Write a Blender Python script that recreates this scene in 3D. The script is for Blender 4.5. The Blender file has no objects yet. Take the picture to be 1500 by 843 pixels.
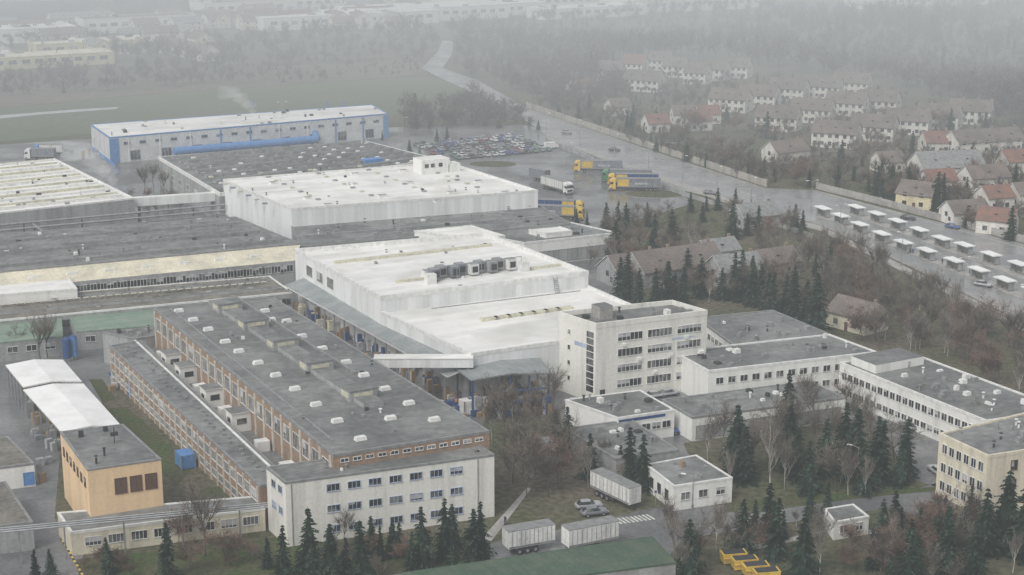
import bpy, math, random
import numpy as np
from mathutils import Vector
random.seed(11)
R = random.random
def U(a,b): return a+(b-a)*random.random()
# ------------------------------------------------------------------ survey
F=2400.0; H=100.0; PITCH=math.atan(621.5/2400.0); cp=math.cos(PITCH); sp=math.sin(PITCH)
def g(u,v,z=0.0):
    """site survey: sight line of the aerial photo -> metres on the level z"""
    x=(u-750)/F; y=(421.5-v)/F
    t=(H-z)/(sp-y*cp)
    return (x*t,(cp+y*sp)*t)
def G(z,*pts): return [g(u,v,z) for u,v in pts]
AX=math.radians(29)
DB=(math.cos(AX),math.sin(AX)); DA=(-math.sin(AX),math.cos(AX))
scene=bpy.context.scene
COL=scene.collection
# ------------------------------------------------------------------ materials
def M(name,c1,c2=None,sc=.15,lo=.42,hi=.62,rough=.8,rough2=None,fine=.12,fsc=2.0,seams=None,streak=False,metal=0.0,spec=.4,rsc=.08,ridge=None):
    m=bpy.data.materials.new(name); m.use_nodes=True
    nt=m.node_tree; N=nt.nodes; L=nt.links
    b=N['Principled BSDF']
    if c2 is None: c2=tuple(c*.75 for c in c1)
    geo=N.new('ShaderNodeNewGeometry'); pos=geo.outputs['Position']
    vec=pos
    if streak:
        mp=N.new('ShaderNodeMapping'); mp.inputs['Scale'].default_value=(1,1,.07); L.new(pos,mp.inputs['Vector']); vec=mp.outputs[0]
    n1=N.new('ShaderNodeTexNoise'); n1.inputs['Scale'].default_value=sc; n1.inputs['Detail'].default_value=5; n1.inputs['Roughness'].default_value=.62
    L.new(vec,n1.inputs['Vector'])
    r=N.new('ShaderNodeMapRange'); r.inputs['From Min'].default_value=lo; r.inputs['From Max'].default_value=hi
    L.new(n1.outputs['Fac'],r.inputs['Value'])
    mx=N.new('ShaderNodeMixRGB'); mx.inputs['Color1'].default_value=(*c1,1); mx.inputs['Color2'].default_value=(*c2,1)
    L.new(r.outputs[0],mx.inputs['Fac'])
    n2=N.new('ShaderNodeTexNoise'); n2.inputs['Scale'].default_value=fsc; n2.inputs['Detail'].default_value=2
    L.new(pos,n2.inputs['Vector'])
    r2=N.new('ShaderNodeMapRange'); r2.inputs['From Min'].default_value=.3; r2.inputs['From Max'].default_value=.7
    r2.inputs['To Min'].default_value=1-fine; r2.inputs['To Max'].default_value=1+fine
    L.new(n2.outputs['Fac'],r2.inputs['Value'])
    vm=N.new('ShaderNodeVectorMath'); vm.operation='SCALE'; L.new(mx.outputs[0],vm.inputs[0]); L.new(r2.outputs[0],vm.inputs['Scale'])
    out=vm.outputs[0]
    if seams:
        bw,rh,ms,mc=seams
        mp=N.new('ShaderNodeMapping'); mp.inputs['Rotation'].default_value=(0,0,-AX); L.new(pos,mp.inputs['Vector'])
        bt=N.new('ShaderNodeTexBrick'); bt.inputs['Scale'].default_value=1; bt.inputs['Brick Width'].default_value=bw; bt.inputs['Row Height'].default_value=rh
        bt.inputs['Mortar Size'].default_value=ms; bt.inputs['Mortar Smooth'].default_value=.6
        bt.inputs['Color1'].default_value=(1,1,1,1); bt.inputs['Color2'].default_value=(.85,.86,.86,1); bt.inputs['Mortar'].default_value=(mc,mc,mc,1)
        L.new(mp.outputs[0],bt.inputs['Vector'])
        mm=N.new('ShaderNodeMixRGB'); mm.blend_type='MULTIPLY'; mm.inputs['Fac'].default_value=1
        L.new(out,mm.inputs['Color1']); L.new(bt.outputs['Color'],mm.inputs['Color2']); out=mm.outputs[0]
    L.new(out,b.inputs['Base Color'])
    b.inputs['Metallic'].default_value=metal
    b.inputs['Specular IOR Level'].default_value=spec
    if rough2 is None: b.inputs['Roughness'].default_value=rough
    else:
        n3=N.new('ShaderNodeTexNoise'); n3.inputs['Scale'].default_value=rsc; n3.inputs['Detail'].default_value=4; L.new(pos,n3.inputs['Vector'])
        r3=N.new('ShaderNodeMapRange'); r3.inputs['From Min'].default_value=.44; r3.inputs['From Max'].default_value=.58
        r3.inputs['To Min'].default_value=rough; r3.inputs['To Max'].default_value=rough2
        L.new(n3.outputs['Fac'],r3.inputs['Value']); L.new(r3.outputs[0],b.inputs['Roughness'])
    return m
def plain(name,c,rough=.9):
    m=bpy.data.materials.new(name); m.use_nodes=True; nt=m.node_tree; b=nt.nodes['Principled BSDF']; nt.nodes.remove(b)
    b=nt.nodes.new('ShaderNodeBsdfDiffuse'); out=[n for n in nt.nodes if n.type=='OUTPUT_MATERIAL'][0]; nt.links.new(b.outputs[0],out.inputs['Surface'])
    geo=nt.nodes.new('ShaderNodeNewGeometry'); n=nt.nodes.new('ShaderNodeTexNoise'); n.inputs['Scale'].default_value=.3; n.inputs['Detail'].default_value=1
    nt.links.new(geo.outputs['Position'],n.inputs['Vector'])
    r=nt.nodes.new('ShaderNodeMapRange'); r.inputs['From Min'].default_value=.35; r.inputs['From Max'].default_value=.65; r.inputs['To Min'].default_value=.65; r.inputs['To Max'].default_value=1.4
    nt.links.new(n.outputs['Fac'],r.inputs['Value'])
    vm=nt.nodes.new('ShaderNodeVectorMath'); vm.operation='SCALE'; vm.inputs[0].default_value=c; nt.links.new(r.outputs[0],vm.inputs['Scale'])
    nt.links.new(vm.outputs[0],b.inputs['Color'])
    return m
m_ground=M('grass_and_earth',(.082,.088,.050),(.125,.108,.080),sc=.03,rough=.95,fine=.38,fsc=.9,spec=.1)
m_lawn=M('lawn',(.058,.085,.030),(.085,.080,.048),sc=.12,rough=.95,fine=.3,fsc=1.5,spec=.1)
m_field=M('winter_field',(.10,.125,.078),(.13,.14,.095),sc=.012,rough=.95,fine=.1,fsc=.3,spec=.1)
m_soil=M('bare_soil_field',(.15,.125,.10),(.10,.095,.075),sc=.01,rough=.95,fine=.15,fsc=.2,spec=.1)
m_asph=M('wet_asphalt',(.115,.118,.122),(.19,.19,.188),sc=.06,rough=.2,rough2=.6,fine=.18,fsc=1.2,spec=.5,rsc=.05)
m_road=M('avenue_asphalt',(.22,.22,.222),(.28,.28,.275),sc=.05,rough=.22,rough2=.6,fine=.1,fsc=1,spec=.5)
m_conc=M('concrete',(.36,.35,.33),(.26,.25,.24),sc=.3,rough=.85,fine=.15)
m_mark=M('road_paint',(.65,.65,.62),(.4,.4,.38),sc=.8,rough=.7)
m_gr=M('bitumen_roof',(.135,.14,.14),(.215,.218,.212),sc=.07,rough=.42,rough2=.85,fine=.2,fsc=.7,seams=(9,1.1,.06,.66),rsc=.1)
m_gr2=M('weathered_bitumen_roof',(.22,.225,.222),(.125,.13,.13),sc=.10,rough=.42,rough2=.85,fine=.24,fsc=.6,seams=(14,2.4,.09,.66),rsc=.06)
m_grb=M('brown_grey_roof',(.21,.195,.165),(.13,.125,.11),sc=.2,rough=.85,fine=.22,fsc=1.1,seams=(6,1.2,.06,.75))
m_wr=M('white_membrane_roof',(.80,.79,.765),(.54,.53,.49),sc=.075,lo=.46,hi=.74,rough=.45,rough2=.8,fine=.06,fsc=.6,seams=(24,2.2,.05,.86),rsc=.06)
m_wrb=M('bright_white_roof',(.82,.82,.81),(.72,.72,.71),sc=.2,rough=.5,fine=.03)
m_ww=M('white_render',(.74,.74,.71),(.56,.555,.52),sc=.5,streak=True,lo=.48,hi=.78,rough=.8,fine=.04)
m_wp=M('white_cladding',(.78,.79,.79),(.66,.67,.66),sc=.4,streak=True,rough=.5,fine=.03,seams=(1.2,60,.03,.9))
m_off=M('office_render',(.70,.69,.64),(.47,.46,.42),sc=.6,streak=True,lo=.48,hi=.8,rough=.85,fine=.06)
m_cream=M('cream_render',(.66,.61,.48),(.50,.46,.37),sc=.5,streak=True,rough=.85,fine=.06)
m_apr=M('apricot_render',(.74,.54,.33),(.62,.46,.29),sc=.4,streak=True,rough=.85,fine=.05)
m_brick=M('orange_brick',(.31,.205,.14),(.23,.175,.13),sc=.5,rough=.9,fine=.2,fsc=3)
m_pil=M('pale_pilaster',(.50,.46,.40),(.38,.34,.28),sc=.7,rough=.9)
m_yel=M('pale_yellow_roof',(.72,.67,.52),(.56,.52,.41),sc=.2,rough=.7,seams=(3,20,.05,.85))
m_gwall=M('grey_wall',(.33,.34,.34),(.24,.24,.24),sc=.4,streak=True,rough=.8)
m_green=M('green_sheet_roof',(.18,.26,.20),(.23,.29,.23),sc=.3,rough=.6,seams=(30,1.0,.06,.7))
m_dgreen=M('dark_green_sheet_roof',(.055,.10,.065),(.09,.12,.08),sc=.25,rough=.65,seams=(1.1,30,.06,.75))
m_cangr=M('grey_green_canopy',(.22,.245,.25),(.29,.31,.31),sc=.3,rough=.4,seams=(1.0,30,.05,.75))
m_glass=M('window_glass',(.022,.026,.03),(.16,.165,.165),sc=.35,lo=.5,hi=.6,rough=.15,fine=.3,fsc=.9,spec=.5)
m_frame=M('white_window_frame',(.7,.7,.68),None,rough=.6)
m_bframe=M('pale_blue_window_frame',(.42,.49,.62),None,rough=.6)
m_blue=M('blue_paint',(.08,.21,.48),(.11,.26,.50),sc=.5,rough=.5)
m_dblue=M('dark_blue_paint',(.03,.08,.22),None,rough=.5)
m_brown=M('brown_frame',(.11,.06,.04),None,rough=.7)
m_steel=M('galvanised_steel',(.36,.37,.38),(.25,.26,.27),sc=1,rough=.45,metal=.4)
m_dark=M('dark_metal',(.04,.042,.045),None,rough=.7)  # one even dark base colour for chassis, louvres and vents
m_trim=M('lead_grey_trim',(.25,.255,.255),(.17,.17,.17),sc=1,rough=.6)
m_wtrim=M('white_trim',(.74,.74,.72),(.58,.58,.56),sc=1,rough=.6)
m_sky=M('yellowed_rooflight',(.58,.56,.42),(.42,.41,.33),sc=.6,rough=.4)
m_rub=M('tyre_rubber',(.02,.02,.02),None,rough=.9)
m_wood=M('pallet_wood',(.33,.23,.13),(.22,.16,.1),sc=2,rough=.9)
m_wrap=M('wrapped_goods',(.5,.5,.5),(.3,.3,.32),sc=1,rough=.5)
m_redroof=M('red_tile_roof',(.22,.115,.088),(.155,.10,.085),sc=.3,rough=.85,fine=.18)
m_brroof=M('brown_tile_roof',(.175,.145,.13),(.125,.11,.10),sc=.2,rough=.85,fine=.18)
m_hw=M('house_render',(.68,.66,.61),(.54,.52,.47),sc=.4,streak=True,rough=.85)
m_hy=M('yellow_house_render',(.62,.55,.36),None,rough=.85)
m_twig=plain('twigs',(.160,.138,.118)); m_rtwig=plain('reddish_twigs',(.17,.115,.09)); m_ftwig=plain('woodland_twigs',(.128,.112,.100))
m_bark=plain('bark',(.11,.097,.082)); m_birch=plain('birch_bark',(.38,.36,.33))
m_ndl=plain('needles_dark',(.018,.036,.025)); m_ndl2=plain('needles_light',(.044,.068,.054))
m_skin=M('skin',(.5,.33,.25),None,rough=.7)
m_hiv=M('orange_jacket',(.75,.28,.05),None,rough=.8)
m_cloth=M('dark_clothes',(.04,.045,.06),None,rough=.9)
m_yp=M('yellow_paint',(.66,.45,.08),(.50,.35,.08),sc=.5,rough=.5)
m_gp=M('grey_curtain_side',(.20,.22,.25),(.14,.15,.17),sc=.8,rough=.6)
# ------------------------------------------------------------------ mesh builder
class MB:
    def __init__(s): s.v=[];s.f=[];s.m=[];s.mats=[]
    def mi(s,mat):
        if mat not in s.mats: s.mats.append(mat)
        return s.mats.index(mat)
    def face(s,pts,mat):
        n=len(s.v); s.v+= [tuple(p) for p in pts]; s.f.append(tuple(range(n,n+len(pts)))); s.m.append(s.mi(mat))
    def prism(s,P,z0,z1,ms,mt=None,cap=True,bottom=False):
        n=len(P)
        Z1=z1 if isinstance(z1,(list,tuple)) else [z1]*n
        Z0=z0 if isinstance(z0,(list,tuple)) else [z0]*n
        for i in range(n):
            j=(i+1)%n
            s.face([(*P[i],Z0[i]),(*P[j],Z0[j]),(*P[j],Z1[j]),(*P[i],Z1[i])],ms)
        if cap: s.face([(*P[i],Z1[i]) for i in range(n)],mt or ms)
        if bottom: s.face([(*P[i],Z0[i]) for i in range(n-1,-1,-1)],ms)
    def box(s,x,y,z0,sx,sy,sz,ang,ms,mt=None,top=1.0):
        c,q=math.cos(ang),math.sin(ang)
        P=[];T=[]
        for a,b in ((-.5,-.5),(.5,-.5),(.5,.5),(-.5,.5)):
            P.append((x+c*a*sx-q*b*sy,y+q*a*sx+c*b*sy))
            T.append((x+(c*a*sx-q*b*sy)*top,y+(q*a*sx+c*b*sy)*top))
        for i in range(4):
            j=(i+1)%4
            s.face([(*P[i],z0),(*P[j],z0),(*T[j],z0+sz),(*T[i],z0+sz)],ms)
        s.face([(*t,z0+sz) for t in T],mt or ms)
        s.face([(*p,z0) for p in P[::-1]],ms)
    def beam(s,p,q,w,z0,z1,ms,mt=None):
        dx,dy=q[0]-p[0],q[1]-p[1]; L=math.hypot(dx,dy) or 1
        nx,ny=dy/L*w/2,-dx/L*w/2
        s.prism([(p[0]+nx,p[1]+ny),(q[0]+nx,q[1]+ny),(q[0]-nx,q[1]-ny),(p[0]-nx,p[1]-ny)],z0,z1,ms,mt,bottom=True)
    def wb(s,P,Q,s0,s1,z0,z1,o0,o1,mat):
        dx,dy=Q[0]-P[0],Q[1]-P[1]; L=math.hypot(dx,dy) or 1; dx/=L;dy/=L; nx,ny=dy,-dx
        f=lambda a,o:(P[0]+dx*a+nx*o,P[1]+dy*a+ny*o)
        s.prism([f(s0,o1),f(s1,o1),f(s1,o0),f(s0,o0)],z0,z1,mat,bottom=True)
    def tube(s,p,q,r,mat,n=8,r2=None):
        p=Vector(p);q=Vector(q);d=(q-p).normalized(); r2=r if r2 is None else r2
        a=d.orthogonal().normalized(); b=d.cross(a)
        A=[p+(a*math.cos(t)+b*math.sin(t))*r for t in [2*math.pi*i/n for i in range(n)]]
        B=[q+(a*math.cos(t)+b*math.sin(t))*r2 for t in [2*math.pi*i/n for i in range(n)]]
        for i in range(n):
            j=(i+1)%n; s.face([A[i],A[j],B[j],B[i]],mat)
        s.face(A[::-1],mat); s.face(B,mat)
    def obj(s,name,parent=None,org=(0,0,0)):
        me=bpy.data.meshes.new(name)
        o=org
        me.from_pydata([(x-o[0],y-o[1],z-o[2]) for x,y,z in s.v],[],s.f)
        for m in s.mats: me.materials.append(m)
        me.polygons.foreach_set('material_index',s.m); me.update()
        ob=bpy.data.objects.new(name,me); COL.objects.link(ob)
        if parent: ob.parent=parent
        else: ob.location=o
        return ob
def inset(P,t):
    n=len(P); out=[]
    for i in range(n):
        a,b,c=P[i-1],P[i],P[(i+1)%n]
        d1=Vector((b[0]-a[0],b[1]-a[1])).normalized(); d2=Vector((c[0]-b[0],c[1]-b[1])).normalized()
        n1=Vector((-d1.y,d1.x)); n2=Vector((-d2.y,d2.x))
        k=(n1+n2); den=1+n1.dot(n2)
        if den<.05: den=.05
        k=k/den
        out.append((b[0]+k.x*t,b[1]+k.y*t))
    return out
FOOT=[]
def pip(P,x,y):
    c=False; j=len(P)-1
    for i in range(len(P)):
        if ((P[i][1]>y)!=(P[j][1]>y)) and x<(P[j][0]-P[i][0])*(y-P[i][1])/(P[j][1]-P[i][1])+P[i][0]: c=not c
        j=i
    return c
class Bd:
    def __init__(s,name,P,z,wall,roof,z0=0,par=.4,trim=None,th=.35,band=.25,foot=True):
        s.name=name;s.P=P;s.z=z;trim=trim or wall
        s.w=MB();s.r=MB();s.d=MB();s.g=MB()
        s.w.prism(P,z0-.3 if z0==0 else z0,z-band,wall,cap=False)
        Po=inset(P,-.06); I=inset(P,th); n=len(P)
        s.r.prism(Po,z-band,z+par,trim,cap=False)
        for i in range(n):
            j=(i+1)%n
            s.r.face([(*Po[i],z+par),(*Po[j],z+par),(*I[j],z+par),(*I[i],z+par)],trim)
            s.r.face([(*I[i],z+par),(*I[j],z+par),(*I[j],z),(*I[i],z)],trim)
            s.r.face([(*Po[j],z-band),(*Po[i],z-band),(*P[i],z-band),(*P[j],z-band)],trim)
        s.r.face([(*p,z) for p in I],roof)
        if foot: FOOT.append(inset(P,-2.5))
    def win(s,e,n,w,h,zs,m0=.05,m1=.95,frame=None,mull=1,glass=None,P=None,Q=None):
        frame=frame or m_frame; glass=glass or m_glass
        if P is None: P=s.P[e];Q=s.P[(e+1)%len(s.P)]
        L=math.hypot(Q[0]-P[0],Q[1]-P[1])
        for z in zs:
            for i in range(n):
                c=L*(m0+(m1-m0)*(i+.5)/n); a=c-w/2;b=c+w/2; f=.09
                s.g.wb(P,Q,a,b,z-h/2,z+h/2,-.1,.02,glass)
                if glass is m_glass and R()<.3: # blinds half drawn behind the pane
                    s.g.wb(P,Q,a+.03,(a+b)/2 if R()<.5 else b-.03,z+h/2-h*U(.25,.8),z+h/2-.02,0,.026,m_wrap)
                s.d.wb(P,Q,a-f,b+f,z+h/2,z+h/2+f,-.05,.09,frame)
                s.d.wb(P,Q,a-f-.05,b+f+.05,z-h/2-f,z-h/2,-.05,.14,frame)
                s.d.wb(P,Q,a-f,a,z-h/2,z+h/2,-.05,.09,frame)
                s.d.wb(P,Q,b,b+f,z-h/2,z+h/2,-.05,.09,frame)
                for k in range(mull):
                    x=a+(b-a)*(k+1)/(mull+1)
                    s.d.wb(P,Q,x-.035,x+.035,z-h/2,z+h/2,-.05,.07,frame)
    def vents(s,n,size=(.5,1.4),hh=(.3,1.0),mats=None,m=1.5):
        I=inset(s.P,m); xs=[p[0] for p in I]; ys=[p[1] for p in I]; k=0;t=0
        while k<n and t<n*30:
            t+=1; x,y=U(min(xs),max(xs)),U(min(ys),max(ys))
            if not pip(I,x,y): continue
            k+=1; mt=random.choice(mats or [m_steel,m_wtrim,m_trim,m_dark])
            if R()<.4: s.d.tube((x,y,s.z),(x,y,s.z+U(*hh)),.18,mt,8); s.d.tube((x,y,s.z+hh[1]),(x,y,s.z+hh[1]+.12),.32,mt,8)
            else: s.d.box(x,y,s.z,U(*size),U(*size),U(*hh),AX,mt,top=.9)
    def rbox(s,u,v,sx,sy,h,ms,mt=None,z=None,top=1.0,ang=AX):
        z=s.z if z is None else z
        x,y=g(u,v,z+h/2); s.d.box(x,y,z,sx,sy,h,ang,ms,mt,top=top)
    def strip(s,p,q,w,h,ms,mt=None,z=None):
        z=s.z if z is None else z
        s.d.beam(g(*p,z+h),g(*q,z+h),w,z,z+h,ms,mt)
    def done(s):
        cx=sum(p[0] for p in s.P)/len(s.P); cy=sum(p[1] for p in s.P)/len(s.P)
        e=bpy.data.objects.new(s.name,None); COL.objects.link(e); e.location=(cx,cy,0); e.empty_display_size=3
        for nm,mb in (('walls',s.w),('roof',s.r),('fittings',s.d),('windows',s.g)):
            if mb.f: mb.obj(nm,e,(cx,cy,0))
        return e
def sheet(name,P,z,mat,avoid=False):
    mb=MB(); mb.face([(*p,z) for p in P],mat); o=mb.obj(name)
    if avoid: FOOT.append(P)
    return o
def lerp(p,q,t): return (p[0]+(q[0]-p[0])*t,p[1]+(q[1]-p[1])*t)
def off(p,da,db=0): return (p[0]+DA[0]*da+DB[0]*db,p[1]+DA[1]*da+DB[1]*db)
# ------------------------------------------------------------------ ground
mb=MB(); mb.face([(-7000,-400,0),(7000,-400,0),(7000,9000,0),(-7000,9000,0)],m_ground); mb.obj('ground')
sheet('field',G(0,(-300,235),(-300,180),(0,160),(200,140),(600,113),(700,118),(690,150),(640,165),(560,172),(130,196)),.008,m_field,True)
sheet('ploughed_field',G(0,(-300,178),(-300,132),(600,88),(640,100),(600,112),(200,139),(0,159)),.006,m_soil)
sheet('flooded_field_path',G(0,(-200,178),(-10,170),(120,160),(175,157),(170,160),(60,168),(-10,175)),.016,M('standing_water',(.3,.3,.3),(.4,.4,.4),rough=.2))
sheet('distant_field',G(0,(-400,70),(-400,20),(300,5),(900,0),(1600,10),(1600,-60),(-400,-60)),.006,m_field)
yard=G(0,(-300,900),(100,900),(122,815),(80,760),(90,640),(150,590),(170,560),(400,770),(500,700),(700,640),(715,600),(820,600),(980,490),(945,440),(905,380),(905,330),(1010,300),(1000,268),(800,190),(770,184),(600,186),(110,205),(-300,232))
sheet('factory_yard',yard,.012,m_asph)
FOOT.append(G(0,(60,560),(170,560),(120,640),(60,640)))
FOOT.append(G(0,(440,430),(560,420),(720,560),(700,640)))
FOOT.append(G(0,(570,190),(770,188),(1000,268),(1000,298),(905,325),(780,330),(600,240)))
FOOT.append(G(0,(-50,560),(100,560),(100,640),(80,760),(110,843),(-50,900)))
FOOT.append(G(0,(1045,815),(1160,820),(1170,900),(1030,900)))
FOOT.append(G(0,(1195,750),(1290,750),(1300,800),(1190,805)))
sheet('lawn',G(0,(150,600),(185,596),(235,640),(280,690),(260,712),(205,665),(165,640)),.02,m_lawn)
sheet('lawn',G(0,(130,556),(150,556),(170,585),(150,590)),.02,m_lawn)
sheet('lawn',G(0,(285,720),(320,712),(385,765),(380,790),(320,760)),.02,m_lawn)
sheet('lawn',G(0,(112,820),(395,790),(720,785),(715,835),(560,842),(120,870)),.02,m_lawn)
sheet('lawn',G(0,(1060,752),(1310,725),(1390,718),(1390,712),(1070,735)),.018,m_lawn)
lot2=G(0,(820,600),(960,575),(1230,560),(1400,640),(1390,720),(1330,700),(1300,640),(1200,600),(1000,650),(1010,668),(900,690),(830,670))
sheet('car_park',lot2,.012,m_asph,True)
dr=G(0,(560,850),(600,832),(700,800),(850,770),(950,745),(1060,740),(1080,755),(1330,720),(1400,700),(1400,775),(1300,745),(1090,775),(1000,790),(980,815),(950,830),(700,860))
sheet('service_road',dr,.012,m_asph,True)
sheet('footpath',G(0,(705,790),(772,715),(779,715),(720,793)),.024,m_conc)
sheet('footpath',G(0,(1100,800),(1240,770),(1400,800),(1400,806),(1240,776),(1105,806)),.024,m_conc)
ave=G(0,(760,170),(776,160),(1000,236),(1122,276),(1195,279),(1500,358),(1700,410),(1700,560),(1500,472),(1330,388),(1200,328),(1110,305),(1000,278),(900,240),(800,198))
sheet('avenue',ave,.016,m_road,True)
sheet('road',G(0,(618,100),(640,78),(648,60),(664,60),(662,80),(648,100),(700,118),(775,160),(760,170),(690,135),(640,112)),.016,m_road,True)
for i,(p,q) in enumerate((((830,200),(1120,292)),((1215,312),(1600,455)),((1215,285),(1600,392)),)):
    mb=MB(); a=g(*p);b=g(*q); n=40
    for k in range(n):
        s0=lerp(a,b,k/n); s1=lerp(a,b,(k+(.5 if i<2 else .98))/n); dx,dy=s1[0]-s0[0],s1[1]-s0[1]; L=math.hypot(dx,dy); nx,ny=dy/L*.12,-dx/L*.12
        mb.face([(s0[0]+nx,s0[1]+ny,.022),(s1[0]+nx,s1[1]+ny,.022),(s1[0]-nx,s1[1]-ny,.022),(s0[0]-nx,s0[1]-ny,.022)],m_mark)
    mb.obj('lane_marking')
mb=MB()
for k in range(9):
    x,y=g(905+k*6,764-k*.8); mb.box(x,y,.016,.35,2.4,.006,AX,m_mark)
mb.obj('zebra_crossing')
mb=MB()
for k in range(9):
    p=g(690+k*16,252+k*7); 
    mb.beam(p,off(p,14,-5),.15,.014,.02,m_mark)
mb.obj('parking_bay_marking')
def island(name,c,a,b,mat=m_ground):
    x,y=g(*c); P=[(x+math.cos(t)*a,y+math.sin(t)*b) for t in [2*math.pi*i/20 for i in range(20)]]
    mb=MB(); mb.prism(P,0,.13,m_conc,mat); mb.obj(name)
island('grass_island',(722,241),8,6); island('grass_island',(958,285),9,6)
mb=MB()
for p,q in (((800,199),(900,241)),((900,241),(1000,279)),((1000,279),(1110,306)),((1110,306),(1200,329)),((1200,329),(1330,389)),((1330,389),(1500,473)),((1500,473),(1650,540))):
    mb.beam(g(*p),g(*q),.4,0,.14,m_conc)
mb.obj('kerb')
sheet('pavement',G(0,(800,203),(800,199),(1110,307),(1200,330),(1500,474),(1500,486),(1200,338),(1105,313)),.02,m_conc)
mb=MB(); a=g(90,790);b=g(125,850)
for k in range(20): mb.beam(lerp(a,b,k/20),lerp(a,b,(k+1)/20),.3,0,.14,m_yp if k%2 else m_dark)
mb.obj('striped_kerb')
def wall(name,pts,h,w,mat,mt=None):
    mb=MB()
    for p,q in zip(pts[:-1],pts[1:]): mb.beam(g(*p),g(*q),w,0,h,mat,mt)
    for p in pts: x,y=g(*p); mb.box(x,y,0,w+.25,w+.25,h+.2,AX,mat)
    return mb.obj(name)
m_bw=M('boundary_wall',(.42,.39,.34),(.30,.28,.25),sc=.4,streak=True,rough=.9,seams=(3,60,.1,.7))
wall('boundary_wall',[(772,158),(850,184),(950,217),(1050,250),(1122,274)],2.3,.3,m_bw)
wall('noise_barrier',[(1197,277),(1290,300),(1400,330),(1500,356),(1640,392)],2.0,.3,m_conc)
wall('boundary_fence',[(800,208),(900,250),(1000,287),(1100,318),(1190,350)],1.4,.1,m_gwall)
# ------------------------------------------------------------------ factory buildings
Pof=G(10.3,(418,708),(724,667),(692,645),(390,685))
b=Bd('office_block',Pof,10.3,m_off,m_gr,trim=m_trim,par=.15,band=.2)
b.win(0,7,1.9,1.05,[8.6,5.2,1.9],.17,.86,m_bframe,2); b.win(3,2,1.4,1.1,[8.6,5.2],.2,.9,m_bframe)
b.d.wb(Pof[0],Pof[1],30.5,30.62,0,10,0,.12,m_steel); b.d.wb(Pof[0],Pof[1],.8,.92,0,10,0,.12,m_steel)
b.vents(6,(.3,.6),(.2,.5)); b.done()
Ph=G(12.5,(488,667),(717,632),(400,436),(225,452))
b=Bd('brick_production_hall',Ph,12.5,m_brick,m_gr,trim=m_trim,par=.12,band=.35)
L3=math.hypot(Ph[3][0]-Ph[0][0],Ph[3][1]-Ph[0][1])
b.win(3,22,2.6,2.6,[9.6],.01,.99,m_frame,3)
for i in range(23):
    s0=L3*(.01+.98*i/22); b.d.wb(Ph[3],Ph[0],s0-.4,s0+.4,0,12.1,0,.2,m_pil)
b.win(0,12,1.2,.5,[11.4],.03,.97,m_frame,1)
for u,v in ((283,468),(305,482),(330,500),(350,514),(378,531),(404,549),(432,569),(463,592),(494,616),(528,642),(352,466),(388,455),(397,468),(442,492),(472,510),(507,530),(533,549),(564,569),(599,590),(636,614),(262,455),(572,612),(420,470)):
    b.rbox(u,v,1.9,1.1,.6,m_wtrim,m_wtrim,top=.85)
b.strip((318,439),(548,590),3.6,.8,m_gwall,m_gr2)
a=g(318,439,13.3);c=g(548,590,13.3)
for k in range(5):
    t=(.08,.27,.47,.68,.92)[k]; x,y=lerp(a,c,t)
    b.d.box(x,y,12.5,5.0,3.8,1.8,AX,m_gwall,m_gr); b.d.box(x,y,14.3,5.3,4.1,.15,AX,m_trim,m_gr2)
    b.g.box(x-DA[0]*1.95,y-DA[1]*1.95,13.0,3.4,.12,.9,AX,m_sky)
    b.g.box(x-DB[0]*2.55,y-DB[1]*2.55,13.0,.12,2.8,.9,AX,m_sky)
b.strip((345,434),(520,545),.5,.45,m_trim); b.strip((250,452),(488,645),.25,.2,m_steel)
b.vents(30,(.3,.7),(.2,.6))
b.done()
Ps=G(7,(380,712),(424,703),(207,499),(160,507))
b=Bd('workshop_annexe',Ps,7,m_brick,m_gr2,trim=m_trim,par=.1,band=.3)
gap=[Ps[1],Ph[0],Ph[3],Ps[2]]
b.r.prism(inset(gap,.02),0,4.6,m_brick,m_gr)
Ls=math.hypot(Ps[3][0]-Ps[0][0],Ps[3][1]-Ps[0][1])
b.win(3,26,2.3,1.7,[4.9],.01,.99,m_frame,3); b.win(3,26,2.3,1.2,[1.8],.01,.99,m_frame,3)
for i in range(27):
    s0=Ls*(.01+.98*i/26); b.d.wb(Ps[3],Ps[0],s0-.3,s0+.3,0,6.6,0,.16,m_pil)
b.win(1,26,2.0,1.2,[5.8],.02,.98,m_bframe,2)
for t,k in ((.10,0),(.17,1),(.27,1),(.44,1),(.60,1),(.73,0),(.36,0),(.52,0),(.86,0)):
    p=lerp(lerp(Ps[2],Ph[3],.6),lerp(Ps[1],Ph[0],.6),t)
    if k:
        b.d.box(*p,4.6,3.4,3.2,3.4,AX,m_ww,m_gr2); b.d.box(*p,8,3.8,3.6,.15,AX,m_wtrim,m_gr2)
        q=(p[0]-DA[0]*1.62,p[1]-DA[1]*1.62); b.g.box(*q,6.0,1.7,.1,1.0,AX,m_glass)
        q=(p[0]-DB[0]*1.72,p[1]-DB[1]*1.72); b.g.box(*q,6.0,.1,1.4,1.0,AX,m_glass)
    else: b.d.box(*p,4.6,2.2,1.8,1.8,AX,m_ww,m_wtrim)
for i in range(14):
    p=lerp(lerp(Ps[2],Ph[3],.22),lerp(Ps[1],Ph[0],.22),(i+.5)/14); b.d.box(*p,4.6,1.2,1.0,.8,AX,m_wtrim,m_wtrim,top=.8)
for i in range(40):
    p=lerp(lerp(Ps[3],Ps[2],U(.2,.9)),lerp(Ps[0],Ps[1],.5),(i+.5)/40); b.d.box(*p,7,.5,.5,.35,AX,m_trim)
b.d.beam(lerp(Ps[3],Ps[2],.8),lerp(Ps[0],Ps[1],.8),.5,7,7.35,m_trim,m_wtrim)
b.done()
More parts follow.
